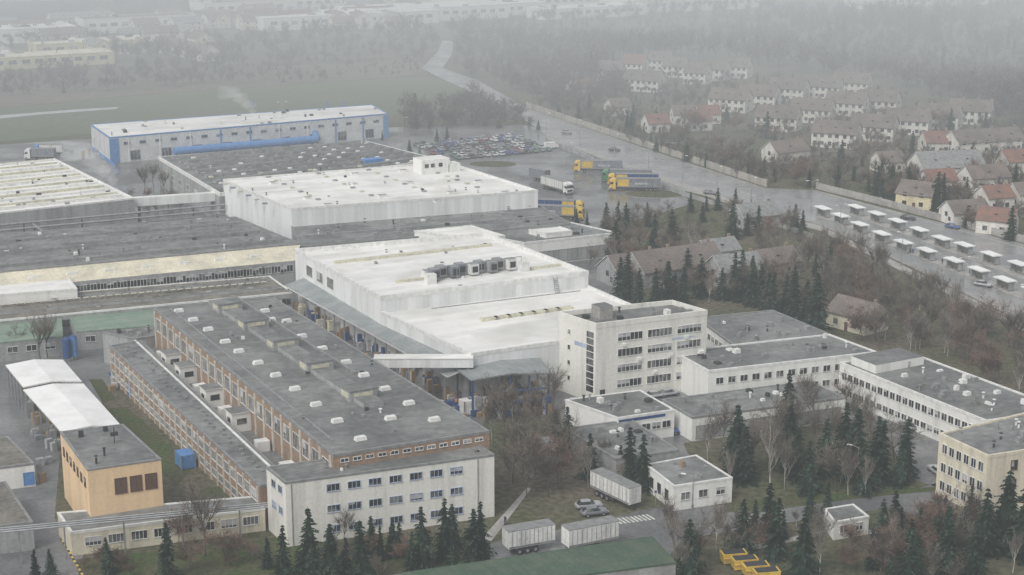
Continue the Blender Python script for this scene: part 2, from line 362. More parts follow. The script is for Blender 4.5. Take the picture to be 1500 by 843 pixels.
# white warehouse
Pu=G(12.5,(558,440),(862,403),(712,346),(432,370))
b=Bd('white_warehouse',Pu,12.5,m_wp,m_wr,trim=m_wtrim,par=.9,th=.5,band=.1)
lowFL=g(690,522,9.6); lowFR=g(990,478,9.6)
Pl=[lowFL,lowFR,off(Pu[1],0,0),off(Pu[0],0,0)]
I=inset(Pl,.5)
b.w.prism(Pl,0,9.5,m_wp,cap=False)
b.r.prism(inset(Pl,-.06),9.45,10.2,m_wtrim,cap=False)
Po=inset(Pl,-.06)
for i in (0,1,3):
    j=(i+1)%4
    b.r.face([(*Po[i],10.2),(*Po[j],10.2),(*I[j],10.2),(*I[i],10.2)],m_wtrim); b.r.face([(*I[i],10.2),(*I[j],10.2),(*I[j],9.6),(*I[i],9.6)],m_wtrim)
b.r.face([(*I[0],9.6),(*I[1],9.6),(*Pl[2],9.6),(*Pl[3],9.6)],m_wr)
FOOT.append(inset(Pl,-3))
b.win(3,3,3.4,2.3,[9.9],.12,.5,m_frame,4)
def rows(b,p,q,n,w,l,h,z,gap=.8,m1=m_sky,mt=None):
    a=g(*p,z);c=g(*q,z); dx,dy=c[0]-a[0],c[1]-a[1]; ang=math.atan2(dy,dx)
    for i in range(n):
        x,y=lerp(a,c,(i+.5)/n); b.d.box(x,y,z,l,w,h,ang,m1,mt or m1,top=.85)
rows(b,(640,444),(808,424),9,1.6,4.2,.5,9.6); rows(b,(708,470),(835,452),7,1.6,4.2,.5,9.6)
b.d.beam(g(632,452,9.7),g(850,426,9.7),.25,9.6,9.75,m_steel)
rows(b,(490,386),(720,360),14,1.4,3.0,.45,12.5,m1=m_sky); rows(b,(470,368),(640,351),9,1.4,3,.4,12.5,m1=m_wtrim); rows(b,(580,414),(660,405),5,1.2,3,.4,12.5,m1=m_sky); rows(b,(765,396),(830,388),4,1.2,3,.4,12.5,m1=m_sky)
x0,y0=g(690,402,12.5)
for i in range(9):
    x,y=off((x0,y0),-1+(i%2)*1.5,-9.5+i*2.35)
    b.d.box(x,y,12.9,2.0,2.3,2.3,AX,random.choice([m_gwall,m_steel,m_gp,m_wtrim]),m_steel)
    b.d.box(x-DA[0]*1.25,y-DA[1]*1.25,13.4,1.3,.12,1.3,AX,m_dark)
x,y=off((x0,y0),2.5,0); b.d.box(x,y,12.5,21,1.8,1.6,AX,m_wtrim,m_steel)
for sgn in (-1,1):
    q=off((x0,y0),-3.2,sgn*11.5); b.d.box(*q,12.5,2.2,1.6,2.2,AX,m_wtrim)
for db in (-11,-5,1,7,11):
    q=off((x0,y0),-3,db); b.d.tube((*q,12.5),(*q,16),.07,m_steel,5)
b.d.beam(off((x0,y0),-3,-11),off((x0,y0),-3,11),.12,15.8,15.95,m_steel)
q=off(lerp(Pu[0],Pu[1],.83),-1.2)
for k in range(8): b.d.box(*off(q,.1+k*.16),9.6+k*.42,.9,.25,.08,AX,m_steel)
for s in (-.5,.5): b.d.tube((*off(q,0,s),9.6),(*off(q,1.3,s),13.4),.05,m_steel,5)
b.vents(14,(.4,.9),(.2,.6))
A0=Pu[3];A1=lowFL
def outb(p,d): return off(p,0,-d)
can=[outb(lerp(A0,A1,.06),5.0),outb(A1,5.0),A1,lerp(A0,A1,.06)]
b.r.prism(can,[6.1,6.1,7.3,7.3],[6.35,6.35,7.6,7.6],m_wtrim,m_cangr,bottom=True)
for i in range(16):
    p=outb(lerp(A0,A1,.08+.9*i/15),4.7); b.d.box(*p,0,.25,.25,6.1,AX,m_steel)
b.done()
FOOT.append([outb(A0,9),outb(A1,9),A1,A0])
mb=MB()
for i in range(75):
    p=outb(lerp(A0,A1,U(.08,.97)),U(.9,3.6)); mb.box(*p,.15,1.2,.9,U(.7,2.6),AX+U(-.1,.1),random.choice([m_wood,m_wood,m_wrap,m_gp,m_yel,m_dblue]))
mb.obj('pallet_stack')
mb=MB()
for i in range(90):
    p=outb(lerp(A0,A1,U(.2,.99)),U(5.6,9)); mb.box(*p,.02,1.2,.9,U(.5,1.9),AX+U(-.1,.1),random.choice([m_wood,m_wood,m_wrap,m_yel,m_gp,m_hiv]))
mb.obj('pallet_stack')
c1=G(7.4,(690,556),(808,546),(790,522),(665,537))
cm=MB(); mid0=lerp(c1[0],c1[1],.5); mid1=lerp(c1[3],c1[2],.5)
cm.prism([c1[0],mid0,mid1,c1[3]],[7.0,7.7,7.7,7.0],[7.25,7.95,7.95,7.25],m_trim,m_cangr,bottom=True)
cm.prism([mid0,c1[1],c1[2],mid1],[7.7,7.0,7.0,7.7],[7.95,7.25,7.25,7.95],m_trim,m_cangr,bottom=True)
for t in (.03,.27,.5,.73,.97):
    for s in (.05,.95):
        p=lerp(lerp(c1[0],c1[1],t),lerp(c1[3],c1[2],t),s); cm.box(*p,0,.3,.3,7.0,AX,m_dblue)
for z in (2.2,4.4): cm.beam(lerp(c1[0],c1[1],.3),lerp(c1[0],c1[1],.97),.9,z,z+.12,m_dblue)
cm.obj('loading_canopy'); FOOT.append(inset(c1,-3))
mb=MB()
for i in range(90):
    t=U(.05,.95); p=lerp(lerp(c1[0],c1[1],t),lerp(c1[3],c1[2],t),U(-.25,.8)); mb.box(*p,.02,1.2,.9,U(.8,3.6),AX,random.choice([m_wood,m_wrap,m_dblue,m_wood,m_dark,m_gp]))
mb.obj('pallet_stack')
mb=MB(); p=g(548,536,7.8); q=off(lowFL,-.4,.3)
mb.beam(p,q,2.8,7.8,9.5,m_wp,m_wr); mb.beam(p,q,3.0,9.5,9.65,m_wtrim,m_wr)
for t in (.45,.92): c=lerp(p,q,t); mb.box(*c,0,.4,2.4,7.8,AX,m_steel)
mb.obj('conveyor_bridge')
P4=G(12.5,(427,308),(788,281),(655,239),(327,265))
b=Bd('white_logistics_hall',P4,12.5,m_wp,m_wr,trim=m_wtrim,par=.5,band=.1)
x,y=g(632,252,12.5); b.d.box(x,y,12.5,9,6,4.2,AX,m_ww,m_wr); b.d.box(*off((x,y),-1,6),12.5,4,4,2.4,AX,m_ww,m_wr)
for db in (-3,-1,1.5): b.g.box(*off((x,y),-3.05,db),14.4,1.2,.1,1.1,AX,m_glass)
for u,v in ((400,268),(450,290),(520,270),(560,287),(600,268),(660,282),(700,266),(480,300),(740,282),(520,255),(590,250),(640,295)): b.rbox(u,v,U(1.2,2.6),U(1.2,2),.6,m_wtrim,m_steel)
for i in range(5):
    p=g(392+i*78,301-i*6,12.5)
    for k in range(9): b.d.box(*off(p,2+k*6.2,0),12.5,1.2,1.2,.35,AX,m_sky if k%2 else m_steel)
b.vents(22,(.3,.9),(.2,.6)); b.done()
P5=[off(P4[3],-1,-1.5),g(640,233,9.2),g(537,207,9.2),g(232,230,9.2)]
b=Bd('grey_production_hall',P5,9.2,m_gwall,m_gr2,trim=m_wtrim,par=.1,band=1.0)
for k in range(7):
    t=(k+.6)/7.2; p=lerp(P5[3],P5[0],t); q=lerp(P5[2],P5[1],t)
    b.d.beam(lerp(p,q,.04),lerp(p,q,.96),1.8,9.2,10.0,m_gwall,m_gr)
    for j in range(14): c=lerp(p,q,.06+.9*j/13); b.d.box(*off(c,-1.9),9.2,1.3,1.0,.4,AX,m_steel if R()<.6 else m_wtrim,top=.8)
b.win(3,7,3,1.6,[5.0],.05,.95,m_frame,3); b.vents(25)
x,y=g(545,238,9.2); b.d.box(x,y,9.2,6,3,1.2,AX,m_blue,m_blue)
b.done()
P6=[g(440,362,8),g(836,328,8),g(792,302,8),off(P4[0],.5,0)]
b=Bd('grey_link_hall',P6,8,m_gwall,m_gr2,trim=m_trim,par=.15)
b.strip((445,345),(800,316),.5,.4,m_steel); b.strip((470,354),(815,322),.8,.5,m_gwall,m_gr); b.vents(25); b.done()
P7=G(6.2,(768,357),(905,342),(838,327),(690,342))
b=Bd('loading_dock_building',P7,6.2,m_ww,m_gr2,trim=m_wtrim,par=.25)
b.win(0,9,2.6,3.0,[2.0],.05,.97,m_trim,0,glass=m_gwall); b.vents(12); b.done()
b=Bd('white_plant_room',G(9.3,(690,350),(740,346),(690,331),(607,339)),9.3,m_ww,m_wr,trim=m_wtrim,par=.2,foot=False); b.done()
b=Bd('white_dock_wing',G(6.6,(800,347),(838,343),(795,329),(745,334)),7.4,m_ww,m_wr,trim=m_wtrim,par=.2,foot=False); b.done()
P8=G(9.3,(-180,415),(440,357),(345,318),(-180,356))
b=Bd('grey_assembly_hall',P8,9.3,m_gwall,m_gr2,trim=m_trim,par=.12)
for k in range(6):
    t=(k+.5)/6.2; p=lerp(P8[3],P8[0],t); q=lerp(P8[2],P8[1],t)
    b.d.beam(lerp(p,q,.0),lerp(p,q,.97),1.3,9.3,9.9,m_trim if k%2 else m_gwall,m_gr2 if k%2 else m_gr)
b.vents(60)
lean=[g(-180,441,7),g(432,382,7),P8[1],P8[0]]
b.r.prism(lean,[0]*4,[7.0,7.0,9.0,9.0],m_gwall,m_yel)
for k in range(7):
    p=lerp(lerp(lean[3],lean[2],.35+.09*k),lerp(lean[0],lean[1],.35+.09*k),.5); b.d.box(*p,7.6,3,.8,.8,AX,m_wtrim,m_wtrim,top=.8)
b.win(0,40,3.0,1.6,[5.2],.02,.99,m_frame,3,P=lean[0],Q=lean[1])
b.done(); FOOT.append(lean)
b=Bd('white_roof_extension',G(7.4,(-180,446),(113,424),(98,404),(-180,428)),7.4,m_ww,m_wr,trim=m_wtrim,par=.2); b.done()
P9=G(5,(-180,487),(428,429),(395,405),(-180,452))
b=Bd('low_storage_building',P9,5,m_gwall,m_grb,trim=m_wtrim,par=.15)
for k in range(2):
    t=(k+.6)/2.2; p=lerp(P9[3],P9[0],t); q=lerp(P9[2],P9[1],t); b.d.beam(p,lerp(p,q,.98),.8,5,5.5,m_gwall,m_gr)
for k in range(34):
    p=lerp(lerp(P9[3],P9[2],.3+.02*k),lerp(P9[0],P9[1],.3+.02*k),.42); b.d.box(*p,5,1.6,1.0,.6,AX,m_grb,m_sky,top=.8)
b.vents(40,mats=[m_grb,m_trim,m_gwall]); b.win(0,30,3,1.4,[3],.3,.99,m_trim,2); b.done()
for pts in (((112,486),(232,477),(224,452),(100,461)),((-30,505),(92,493),(90,466),(-30,474))):
    Pg=G(4.2,*pts); b=Bd('green_roofed_shed',Pg,4.2,m_gwall,m_green,trim=m_green,par=.05); b.win(0,4,2,1.2,[2.4],.05,.95); b.done()
b=Bd('grey_workshop',G(6.6,(196,497),(243,490),(228,479),(150,487)),6.6,m_gwall,m_gr,trim=m_trim,par=.1); b.vents(8); b.done()
P10=G(9,(-180,332),(197,291),(80,233),(-180,258))
b=Bd('sawtooth_hall',P10,9,m_gwall,m_wr,trim=m_wtrim,par=.2)
for k in range(13):
    t=(k+.5)/13.2; p=lerp(P10[3],P10[0],t); q=lerp(P10[2],P10[1],t)
    b.d.beam(lerp(p,q,.02),lerp(p,q,.97),1.1,9,9.6,m_sky if k%2 else m_wtrim,m_sky if k%3==0 else m_wr)
b.vents(60); b.done()
mb=MB(); p=g(120,302,7);q=g(326,288,7); mb.beam(p,q,2.4,6,8.4,m_wp,m_wr)
for t in (.1,.4,.7): c=lerp(p,q,t); mb.box(*c,0,.4,1.8,6,AX,m_steel)
mb.obj('enclosed_pipe_bridge')
mb=MB()
for (p,q,z) in (((0,330),(330,300),6.0),((40,322),(70,345),5.5),((0,338),(330,308),5.4)):
    a=g(*p,z);c=g(*q,z); mb.tube((*a,z),(*c,z),.3,m_steel,8)
    for t in (.1,.35,.6,.85): e=lerp(a,c,t); mb.box(*e,0,.25,.25,z-.3,AX,m_dark)
mb.obj('steam_pipe')
b=Bd('small_plant_building',G(6,(60,352),(345,322),(330,310),(40,338)),5,m_gwall,m_gr,trim=m_trim); b.vents(20); b.done()
P11=G(9,(160,202),(568,167),(545,154),(133,183))
b=Bd('blue_trimmed_hall',P11,9,M('pale_cladding',(.62,.63,.62),(.52,.52,.52),sc=.3,rough=.6),m_wr,trim=m_blue,par=.15,band=.3)
P,Q=P11[0],P11[1]; L=math.hypot(Q[0]-P[0],Q[1]-P[1])
b.d.wb(P,Q,-.1,3.2,0,8.5,0,.15,m_blue); b.d.wb(P,Q,L-2,L+.1,0,8.5,0,.15,m_blue); b.d.wb(P11[3],P11[0],0,40,0,1.2,0,.15,m_blue)
for i in range(9):
    s=L*(.06+.105*i); b.d.wb(P,Q,s,s+.5,0,8.5,0,.2,m_blue if i in (3,4,7,8) else m_wtrim)
b.win(0,9,3.4,3.2,[2.2],.03,.98,m_bframe,2); b.win(0,18,2.2,.9,[6.6],.03,.98,m_bframe,1)
b.vents(30)
for u in (372,480,505): 
    x,y=g(u,190,0); b.d.tube((x,y,9),(x,y,11),.3,m_blue,8)
b.done()
mb=MB(); a=g(255,222,2.6);c=g(465,204,2.6); mb.tube((*a,2.6),(*c,2.6),1.4,m_blue,14)
for t in (.05,.3,.55,.8,.97): e=lerp(a,c,t); mb.box(*e,0,.6,3.2,1.3,AX,m_conc)
mb.tube((*c,2.6),(*off(c,6,1),5),1.2,m_blue,12); mb.obj('blue_air_duct')
P12=G(15,(873,481),(1036,461),(985,446),(817,463))
b=Bd('four_storey_office',P12,15,m_off,m_gr,trim=m_off,par=.9,band=.1)
for z in (12.6,9.5,6.4,3.3): b.win(0,3,5.2,1.45,[z],.17,.97,m_wtrim,5)
for z in (12.6,9.5,6.4,3.3): b.win(3,1,.7,.9,[z],.2,.42,m_wtrim,0)
Pq,Qq=P12[3],P12[0]; Lq=math.hypot(Pq[0]-Qq[0],Pq[1]-Qq[1])
for k in range(9): b.g.wb(Pq,Qq,Lq-2.6,Lq-.6,2+k*1.35,2+k*1.35+1.15,-.1,.03,m_glass)
b.g.wb(Pq,Qq,Lq*.45,Lq*.75,10.4,11.2,0,.03,m_bframe)
b.g.wb(P12[0],P12[1],1.0,2.1,0.5,2.6,0,.04,m_glass)
b.g.wb(P12[0],P12[1],16.5,21.5,10.75,11.15,0,.03,m_bframe)
x,y=g(882,462,15.5); b.d.box(x,y,15,3.0,3.0,2.6,AX,m_conc,m_gr); b.vents(10)
x,y=g(940,470,15); b.d.tube((x,y,15),(x,y,19),.05,m_steel,5)
for i in range(5): b.d.wb(P12[0],P12[1],5.6+i*3.4,6.4+i*3.4,(11.2,8.0,4.9,8.0,11.2)[i]-.45,(11.2,8.0,4.9,8.0,11.2)[i]+.1,0,.35,m_wtrim)
b.done()
b=Bd('office_wing',G(6.8,(1085,514),(1216,490),(1132,455),(1020,466)),6.8,m_ww,m_gr,trim=m_trim,par=.15); b.win(3,10,1.5,1.2,[4.8],.1,.95); b.vents(16); b.done()
PB=G(7,(1038,545),(1285,517),(1215,491),(985,516))
b=Bd('office_wing',PB,7,m_ww,m_gr,trim=m_wtrim,par=.25); b.win(0,11,1.5,1.2,[5.0],.03,.8,m_frame,1); b.win(0,11,1.5,1.2,[2.0],.03,.8,m_frame,1); b.vents(20); b.done()
PC=G(7,(1445,619),(1560,602),(1335,519),(1230,533))
b=Bd('canteen_wing',PC,7.1,m_ww,m_gr,trim=m_wtrim,par=.25); b.win(3,22,1.25,1.3,[4.9],.02,.98,m_frame,1); b.win(3,22,1.25,1.1,[1.8],.02,.98,m_frame,1)
b.rbox(1300,528,12,7,1.6,m_ww,m_gr); b.vents(34,mats=[m_wtrim,m_trim]); b.done()
b=Bd('garage_row',G(4.5,(1014,612),(1238,583),(1185,559),(970,586)),4.5,m_ww,m_gr2,trim=m_trim,par=.15); b.win(0,13,2.4,2.3,[1.6],.03,.97,m_trim,0,glass=m_gwall); b.vents(14); b.done()
b=Bd('garage',G(5,(905,613),(988,601),(938,572),(828,586)),5,m_ww,m_gr,trim=m_wtrim,par=.1,band=.3); b.win(0,5,1.6,1.2,[2.6],.05,.95,m_frame,1); b.d.wb(b.P[0],b.P[1],.2,9.5,4.1,4.6,0,.06,m_dblue); b.vents(14); b.done()
b=Bd('store_building',G(4.2,(902,673),(994,660),(925,615),(826,628)),4.2,m_gwall,m_gr2,trim=m_trim,par=.12); b.vents(10); b.done()
b=Bd('gatehouse',G(4.2,(987,713),(1073,700),(1020,667),(946,681)),4.2,m_ww,m_gr2,trim=m_wtrim,par=.1); b.win(0,3,1.5,1.2,[2.3],.05,.95,m_frame,1); b.win(3,3,1.0,1.5,[2.0],.1,.9,m_dark,0); b.rbox(1000,680,.7,.7,1.0,m_brick); b.vents(5,(.3,.8),(.2,.5)); b.done()
b=Bd('kiosk',G(2.9,(1222,766),(1273,757),(1250,739),(1207,746)),2.9,m_ww,m_gr2,trim=m_wtrim,par=.1); b.win(0,2,1.2,1.2,[1.6],.05,.95,m_frame); b.done()
b=Bd('cream_office_building',G(10.2,(1447,670),(1580,650),(1500,607),(1376,637)),10.2,m_cream,m_gr2,trim=m_cream,par=.3)
b.win(3,6,1.1,1.5,[8.2,5.0,1.9],.06,.96,m_frame,1); b.win(0,4,1.1,1.5,[8.2,5.0,1.9],.2,.96,m_brown,1); b.vents(12); b.done()
b=Bd('apricot_office',G(11.3,(128,689),(236,673),(180,622),(88,633)),11.3,m_apr,m_gr,z0=0,trim=m_trim,par=.1,band=.15)
b.win(0,3,1.7,2.4,[8.0],.33,.95,m_brown,1,glass=m_brown); b.win(3,7,.9,1.3,[8.6],.05,.95,m_brown,0); b.vents(4,(.4,.8),(.4,1.2),[m_dark]); 
x,y=g(168,650,11.3); b.d.tube((x,y,11.3),(x,y,14),.1,m_dark,6); b.d.box(x,y,12.6,1.2,.3,.6,AX,m_dark); b.done()
b=Bd('plinth_building',G(3.7,(104,781),(388,745),(372,728),(84,752)),3.7,m_cream,m_gr2,trim=m_wtrim,par=.15)
b.win(0,8,2.3,1.3,[2.0],.05,.98,m_frame,3); b.done()
def shelter(P,z,rise):
    mb=MB(); m0=lerp(P[0],P[1],.5);m1=lerp(P[3],P[2],.5)
    mb.prism([P[0],m0,m1,P[3]],[z-.25,z+rise-.25,z+rise-.25,z-.25],[z,z+rise,z+rise,z],m_wtrim,m_wrb,bottom=True)
    mb.prism([m0,P[1],P[2],m1],[z+rise-.25,z-.25,z-.25,z+rise-.25],[z+rise,z,z,z+rise],m_wtrim,m_wrb,bottom=True)
    for t in (.03,.97):
        for k in range(6):
            p=lerp(lerp(P[3],P[2],t),lerp(P[0],P[1],t),.02+.96*k/5); mb.box(*p,0,.25,.25,z-.25,AX,m_steel)
    for i in range(26):
        p=lerp(lerp(P[3],P[2],U(.02,.9)),lerp(P[0],P[1],U(.02,.9)),U(.05,.95)); mb.box(*p,.02,1.2,1,U(.6,2),AX,random.choice([m_wood,m_wrap,m_gwall]))
    mb.obj('open_storage_shelter'); FOOT.append(inset(P,-2))
shelter(G(5.4,(34,567),(120,559),(92,527),(8,535)),5.4,.6)
shelter(G(5.4,(90,633),(178,624),(122,562),(34,571)),5.4,.6)
b=Bd('yard_office',G(4,(-20,688),(50,679),(12,640),(-70,650)),4,m_ww,m_grb,trim=m_trim,par=.1); b.win(0,1,1.6,2.0,[1.5],.75,.98,m_blue,0,glass=m_blue); b.done()
b=Bd('yard_shed',G(4.5,(-60,778),(48,765),(8,706),(-90,718)),4.5,m_gwall,m_grb,trim=m_trim,par=.1); b.done()
b=Bd('green_roofed_store',G(4.6,(560,880),(990,824),(955,786),(585,840)),4.6,m_gwall,m_dgreen,trim=m_dgreen,par=.03,th=.1); b.done()
mb=MB()
for k in range(3):
    p=g(-40,778+k*3,5.6);q=g(392,737+k*3,5.6); mb.tube((*p,5.6),(*q,5.6),.14,m_steel,6)
p=g(-40,781,5.6);q=g(392,740,5.6)
for t in (.15,.3,.5,.7,.9): c=lerp(p,q,t); mb.box(*c,0,.2,.2,5.5,AX,m_steel)
mb.obj('pipe_trestle')
for u,v in ((99,530),(109,527)):
    mb=MB(); x,y=g(u,v); mb.tube((x,y,.8),(x,y,4.9),.85,m_dblue if u<100 else m_blue,16); mb.tube((x,y,4.9),(x,y,5.3),.85,m_dblue,16,.3)
    for k in range(4): a=k*1.57+.4; mb.tube((x+math.cos(a)*.7,y+math.sin(a)*.7,0),(x+math.cos(a)*.7,y+math.sin(a)*.7,.9),.09,m_steel,5)
    mb.obj('blue_silo'); FOOT.append([(x-3,y-3),(x+3,y-3),(x+3,y+3),(x-3,y+3)])
def container(u,v,ang,l,w,h,mat,name='shipping_container'):
    mb=MB(); x,y=g(u,v); c,s=math.cos(ang),math.sin(ang)
    mb.box(x,y,.15,l,w,h,ang,mat)
    n=int(l/.5)
    for i in range(n):
        t=-l/2+.25+i*.5
        for q in (-1,1): mb.box(x+c*t-s*q*(w/2+.03),y+s*t+c*q*(w/2+.03),.35,.22,.06,h-.4,ang,mat)
    for a in (-1,1):
        for q in (-1,1): mb.box(x+c*a*l/2-s*q*w/2,y+s*a*l/2+c*q*w/2,0,.2,.2,h+.25,ang,m_trim)
    mb.obj(name)
    FOOT.append([(x-3,y-3),(x+3,y-3),(x+3,y+3),(x-3,y+3)])
container(272,683,AX+1.57,3.4,2.4,2.4,m_blue); container(196,582,AX+1.57,2.2,1.6,2.8,m_blue)
container(690,605,AX,4,2.4,2.6,m_wtrim)
mb=MB()
for i in range(4):
    x,y=g(1074+i*16,824+i*9); mb.box(x,y,.2,1.7,3.4,1.5,AX+1.25,m_yp,top=1.12); mb.box(x,y,1.72,1.6,3.2,.05,AX+1.25,m_dark); mb.box(x,y,1.0,2.1,3.5,.12,AX+1.25,m_yp)
    for q in (-1,1): mb.box(x+q*.5,y,0,.2,3,.2,AX+1.25,m_dark)
mb.obj('yellow_skip')
for (P0,n) in (((150,545,60,30),10),((40,600,40,120),12),((640,590,70,40),26),((830,590,60,20),8),((560,500,30,30),10),((100,222,160,8),14)):
    mb=MB()
    for i in range(n):
        x,y=g(P0[0]+U(0,P0[2]),P0[1]+U(0,P0[3])); mb.box(x,y,.02,1.2,.9,U(.4,1.8),AX+U(-.3,.3),random.choice([m_wood,m_wrap,m_gwall,m_wood,m_dblue,m_gp]))
    mb.obj('pallet_stack')
# ------------------------------------------------------------------ vehicles
def wheels(mb,xs,w,r):
    for x in xs:
        for s in (-1,1):
            mb.tube((x,s*(w/2-.24),r),(x,s*(w/2+.02),r),r,m_rub,12); mb.tube((x,s*(w/2+.02),r),(x,s*(w/2+.03),r),r*.55,m_steel,8)
def car_mesh(body):
    mb=MB()
    def loft(rings,mats):
        for k in range(len(rings)-1):
            A,B=rings[k],rings[k+1]
            for i in range(len(A)):
                j=(i+1)%len(A); mb.face([A[i],A[j],B[j],B[i]],mats[k])
        mb.face(rings[-1],body)
    def ring(x0,x1,w,z,c=.25): 
        return [(x0,-w+c,z),(x0+c,-w,z),(x1-c,-w,z),(x1,-w+c,z),(x1,w-c,z),(x1-c,w,z),(x0+c,w,z),(x0,w-c,z)]
    loft([ring(-2.1,2.1,.80,.28),ring(-2.2,2.2,.87,.5),ring(-2.15,2.15,.87,.78),ring(-2.05,1.95,.82,.93)],[m_dark,body,body])
    loft([ring(-1.95,1.05,.80,.9),ring(-1.35,.35,.62,1.40),ring(-1.2,.2,.55,1.46)],[m_glass,body])
    for s in (-1,1): mb.box(2.17,s*.6,.6,.08,.35,.16,0,m_wtrim); mb.box(-2.17,s*.62,.62,.08,.3,.18,0,m_redroof)
    wheels(mb,(-1.3,1.35),1.72,.32)
    return mb
carcols=[(.42,.43,.44),(.62,.62,.62),(.04,.04,.05),(.05,.10,.28),(.22,.04,.04),(.18,.19,.21),(.10,.18,.16),(.33,.34,.36)]
cars=[]
for i,c in enumerate(carcols):
    pm=M('car_paint_%d'%i,c,c,rough=.3,fine=.02,spec=.6); o=car_mesh(pm).obj('parked_car'); cars.append(o.data); bpy.data.objects.remove(o)
def car(x,y,ang,k=None):
    o=bpy.data.objects.new('parked_car',cars[k] if k is not None else cars[random.choice([0,0,1,2,2,3,3,4,5,5,6,7,7])]); COL.objects.link(o); o.location=(x,y,.02); o.rotation_euler=(0,0,ang); return o
c0=g(700,219)
for r,row in enumerate((-15,-9.5,-1.5,4,12,17.5)):
    for i in range(16):
        if R()<.2: continue
        x,y=off(c0,row+U(-.3,.3),-21+i*2.75+r*1.0); 
        car(x,y,AX+math.pi/2*(1 if R()<.5 else -1)+U(-.03,.03))
for u,v,a,k in ((977,637,.3,3),(1292,598,.2,1),(1366,634,1.9,1),(1380,642,1.9,2),(1330,628,1.9,5),(862,745,.2,7),(870,755,.3,5),(960,583,.4,0),(980,580,.4,7),(1372,694,1.8,0),(1395,335,-.8,3),(760,226,.5,4),(985,212,-.5,1),(830,196,-.6,7),(900,222,-.6,2),(1040,285,-.6,5),(1330,322,-.7,2),(1440,420,-.7,0),(1400,652,1.9,0)):
    car(*g(u,v),a,k)
def truck(u,v,ang,cab,side,stripe,cabless=False,L=13.6):
    mb=MB()
    mb.box(-L/2+0,0,1.15,L,2.5,2.75,0,side,m_wtrim if stripe is None else m_gwall)
    mb.box(-L/2,0,3.9,L+.06,2.56,.08,0,m_trim)
    for s in (-1,1):
        mb.box(-L/2,s*1.265,1.2,L-.1,.03,.3,0,m_trim)
        if stripe: mb.box(-L*.14,s*1.262,1.55,L*.26,.03,2.2,0,stripe); mb.box(-L*.55,s*1.262,2.1,L*.3,.03,.6,0,m_wrap)
        for k in range(10): mb.box(-L+.6+k*(L-1.2)/9,s*1.28,1.2,.07,.03,2.6,0,m_steel)
    mb.box(-L/2,0,.8,L-.5,1.0,.34,0,m_dark)
    for s in (-1,1): mb.box(-L*.55,s*1.1,.5,3,.08,.6,0,m_dark)
    wheels(mb,(-L+1.8,-L+3.1,-L+4.4),2.5,.5)
    if not cabless:
        A=[(.5,-1.22),(2.6,-1.22),(2.6,1.22),(.5,1.22)]; 
        mb.prism(A,.55,2.1,cab,cap=False)
        B=[(.5,-1.22),(2.35,-1.22),(2.35,1.22),(.5,1.22)]
        for i in range(4):
            j=(i+1)%4; mb.face([(*A[i],2.1),(*A[j],2.1),(*B[j],2.95),(*B[i],2.95)],m_glass if i==1 else cab)
        mb.prism(B,2.95,3.3,cab,cap=False)
        C=[(.5,-1.15),(1.7,-1.05),(1.7,1.05),(.5,1.15)]
        for i in range(4):
            j=(i+1)%4; mb.face([(*B[i],3.3),(*B[j],3.3),(*C[j],3.85),(*C[i],3.85)],cab)
        mb.face([(*p,3.85) for p in C],cab)
        for s in (-1,1): mb.box(1.75,s*1.23,2.15,.9,.04,.7,0,m_glass); mb.box(2.5,s*1.4,1.9,.12,.2,.7,0,m_dark)
        mb.box(2.62,0,1.0,.06,1.9,.6,0,m_dark); mb.box(2.65,0,.4,.2,2.4,.4,0,m_trim); mb.box(0,0,.7,3,.9,.3,0,m_dark)
        wheels(mb,(-1.0,1.9),2.5,.5)
    o=mb.obj('articulated_lorry' if not cabless else 'truck_trailer'); x,y=g(u,v); o.location=(x,y,.02); o.rotation_euler=(0,0,ang)
    c,s=math.cos(ang),math.sin(ang); FOOT.append([(x-c*15-3,y-s*15-3),(x+3,y-3),(x+3,y+3),(x-c*15,y-s*15+3)])
m_wl=M('white_trailer_side',(.70,.70,.68),(.5,.5,.48),sc=.8,streak=True,rough=.5)
m_gc=M('green_cab',(.07,.24,.13),None,rough=.4)
truck(852,252,math.pi-.05,m_yp,m_gp,m_yp); truck(904,279,math.pi-.05,m_yp,m_gp,m_yp); truck(902,272,math.pi-.05,m_yp,m_dblue,m_yp); truck(893,266,math.pi-.05,m_gc,m_gp,None)
truck(828,284,-1.0,m_wtrim,m_wl,None,L=12); truck(779,263,2.3,m_wtrim,m_gp,None,cabless=True,L=7.5)
truck(842,322,-.2,m_yp,m_gp,m_yp); truck(842,313,-.2,m_yp,m_dblue,m_yp)
truck(60,228,AX+2.6,m_blue,m_wl,None,L=8); truck(48,234,AX+2.6,m_wtrim,m_gp,None,L=8)
truck(808,800,AX-.1,m_wtrim,m_wl,None,cabless=True,L=7.6); truck(900,795,AX-.05,m_wtrim,m_wl,None,cabless=True,L=8.5)
truck(930,748,-.95,m_wtrim,m_wl,None,cabless=True,L=10); truck(800,672,1.6,m_wtrim,m_gp,None,cabless=True,L=7)
mb=MB(); mb.prism([(-2.4,-1),(1.5,-1),(1.5,1),(-2.4,1)],.4,2.4,m_wtrim); mb.prism([(1.5,-1),(2.6,-1),(2.6,1),(1.5,1)],[.4]*4,[1.95,1.2,1.2,1.95],m_wtrim,m_glass); wheels(mb,(-1.5,1.7),2,.36)
o=mb.obj('delivery_van'); o.location=(*g(807,218),.02); o.rotation_euler=(0,0,.4)
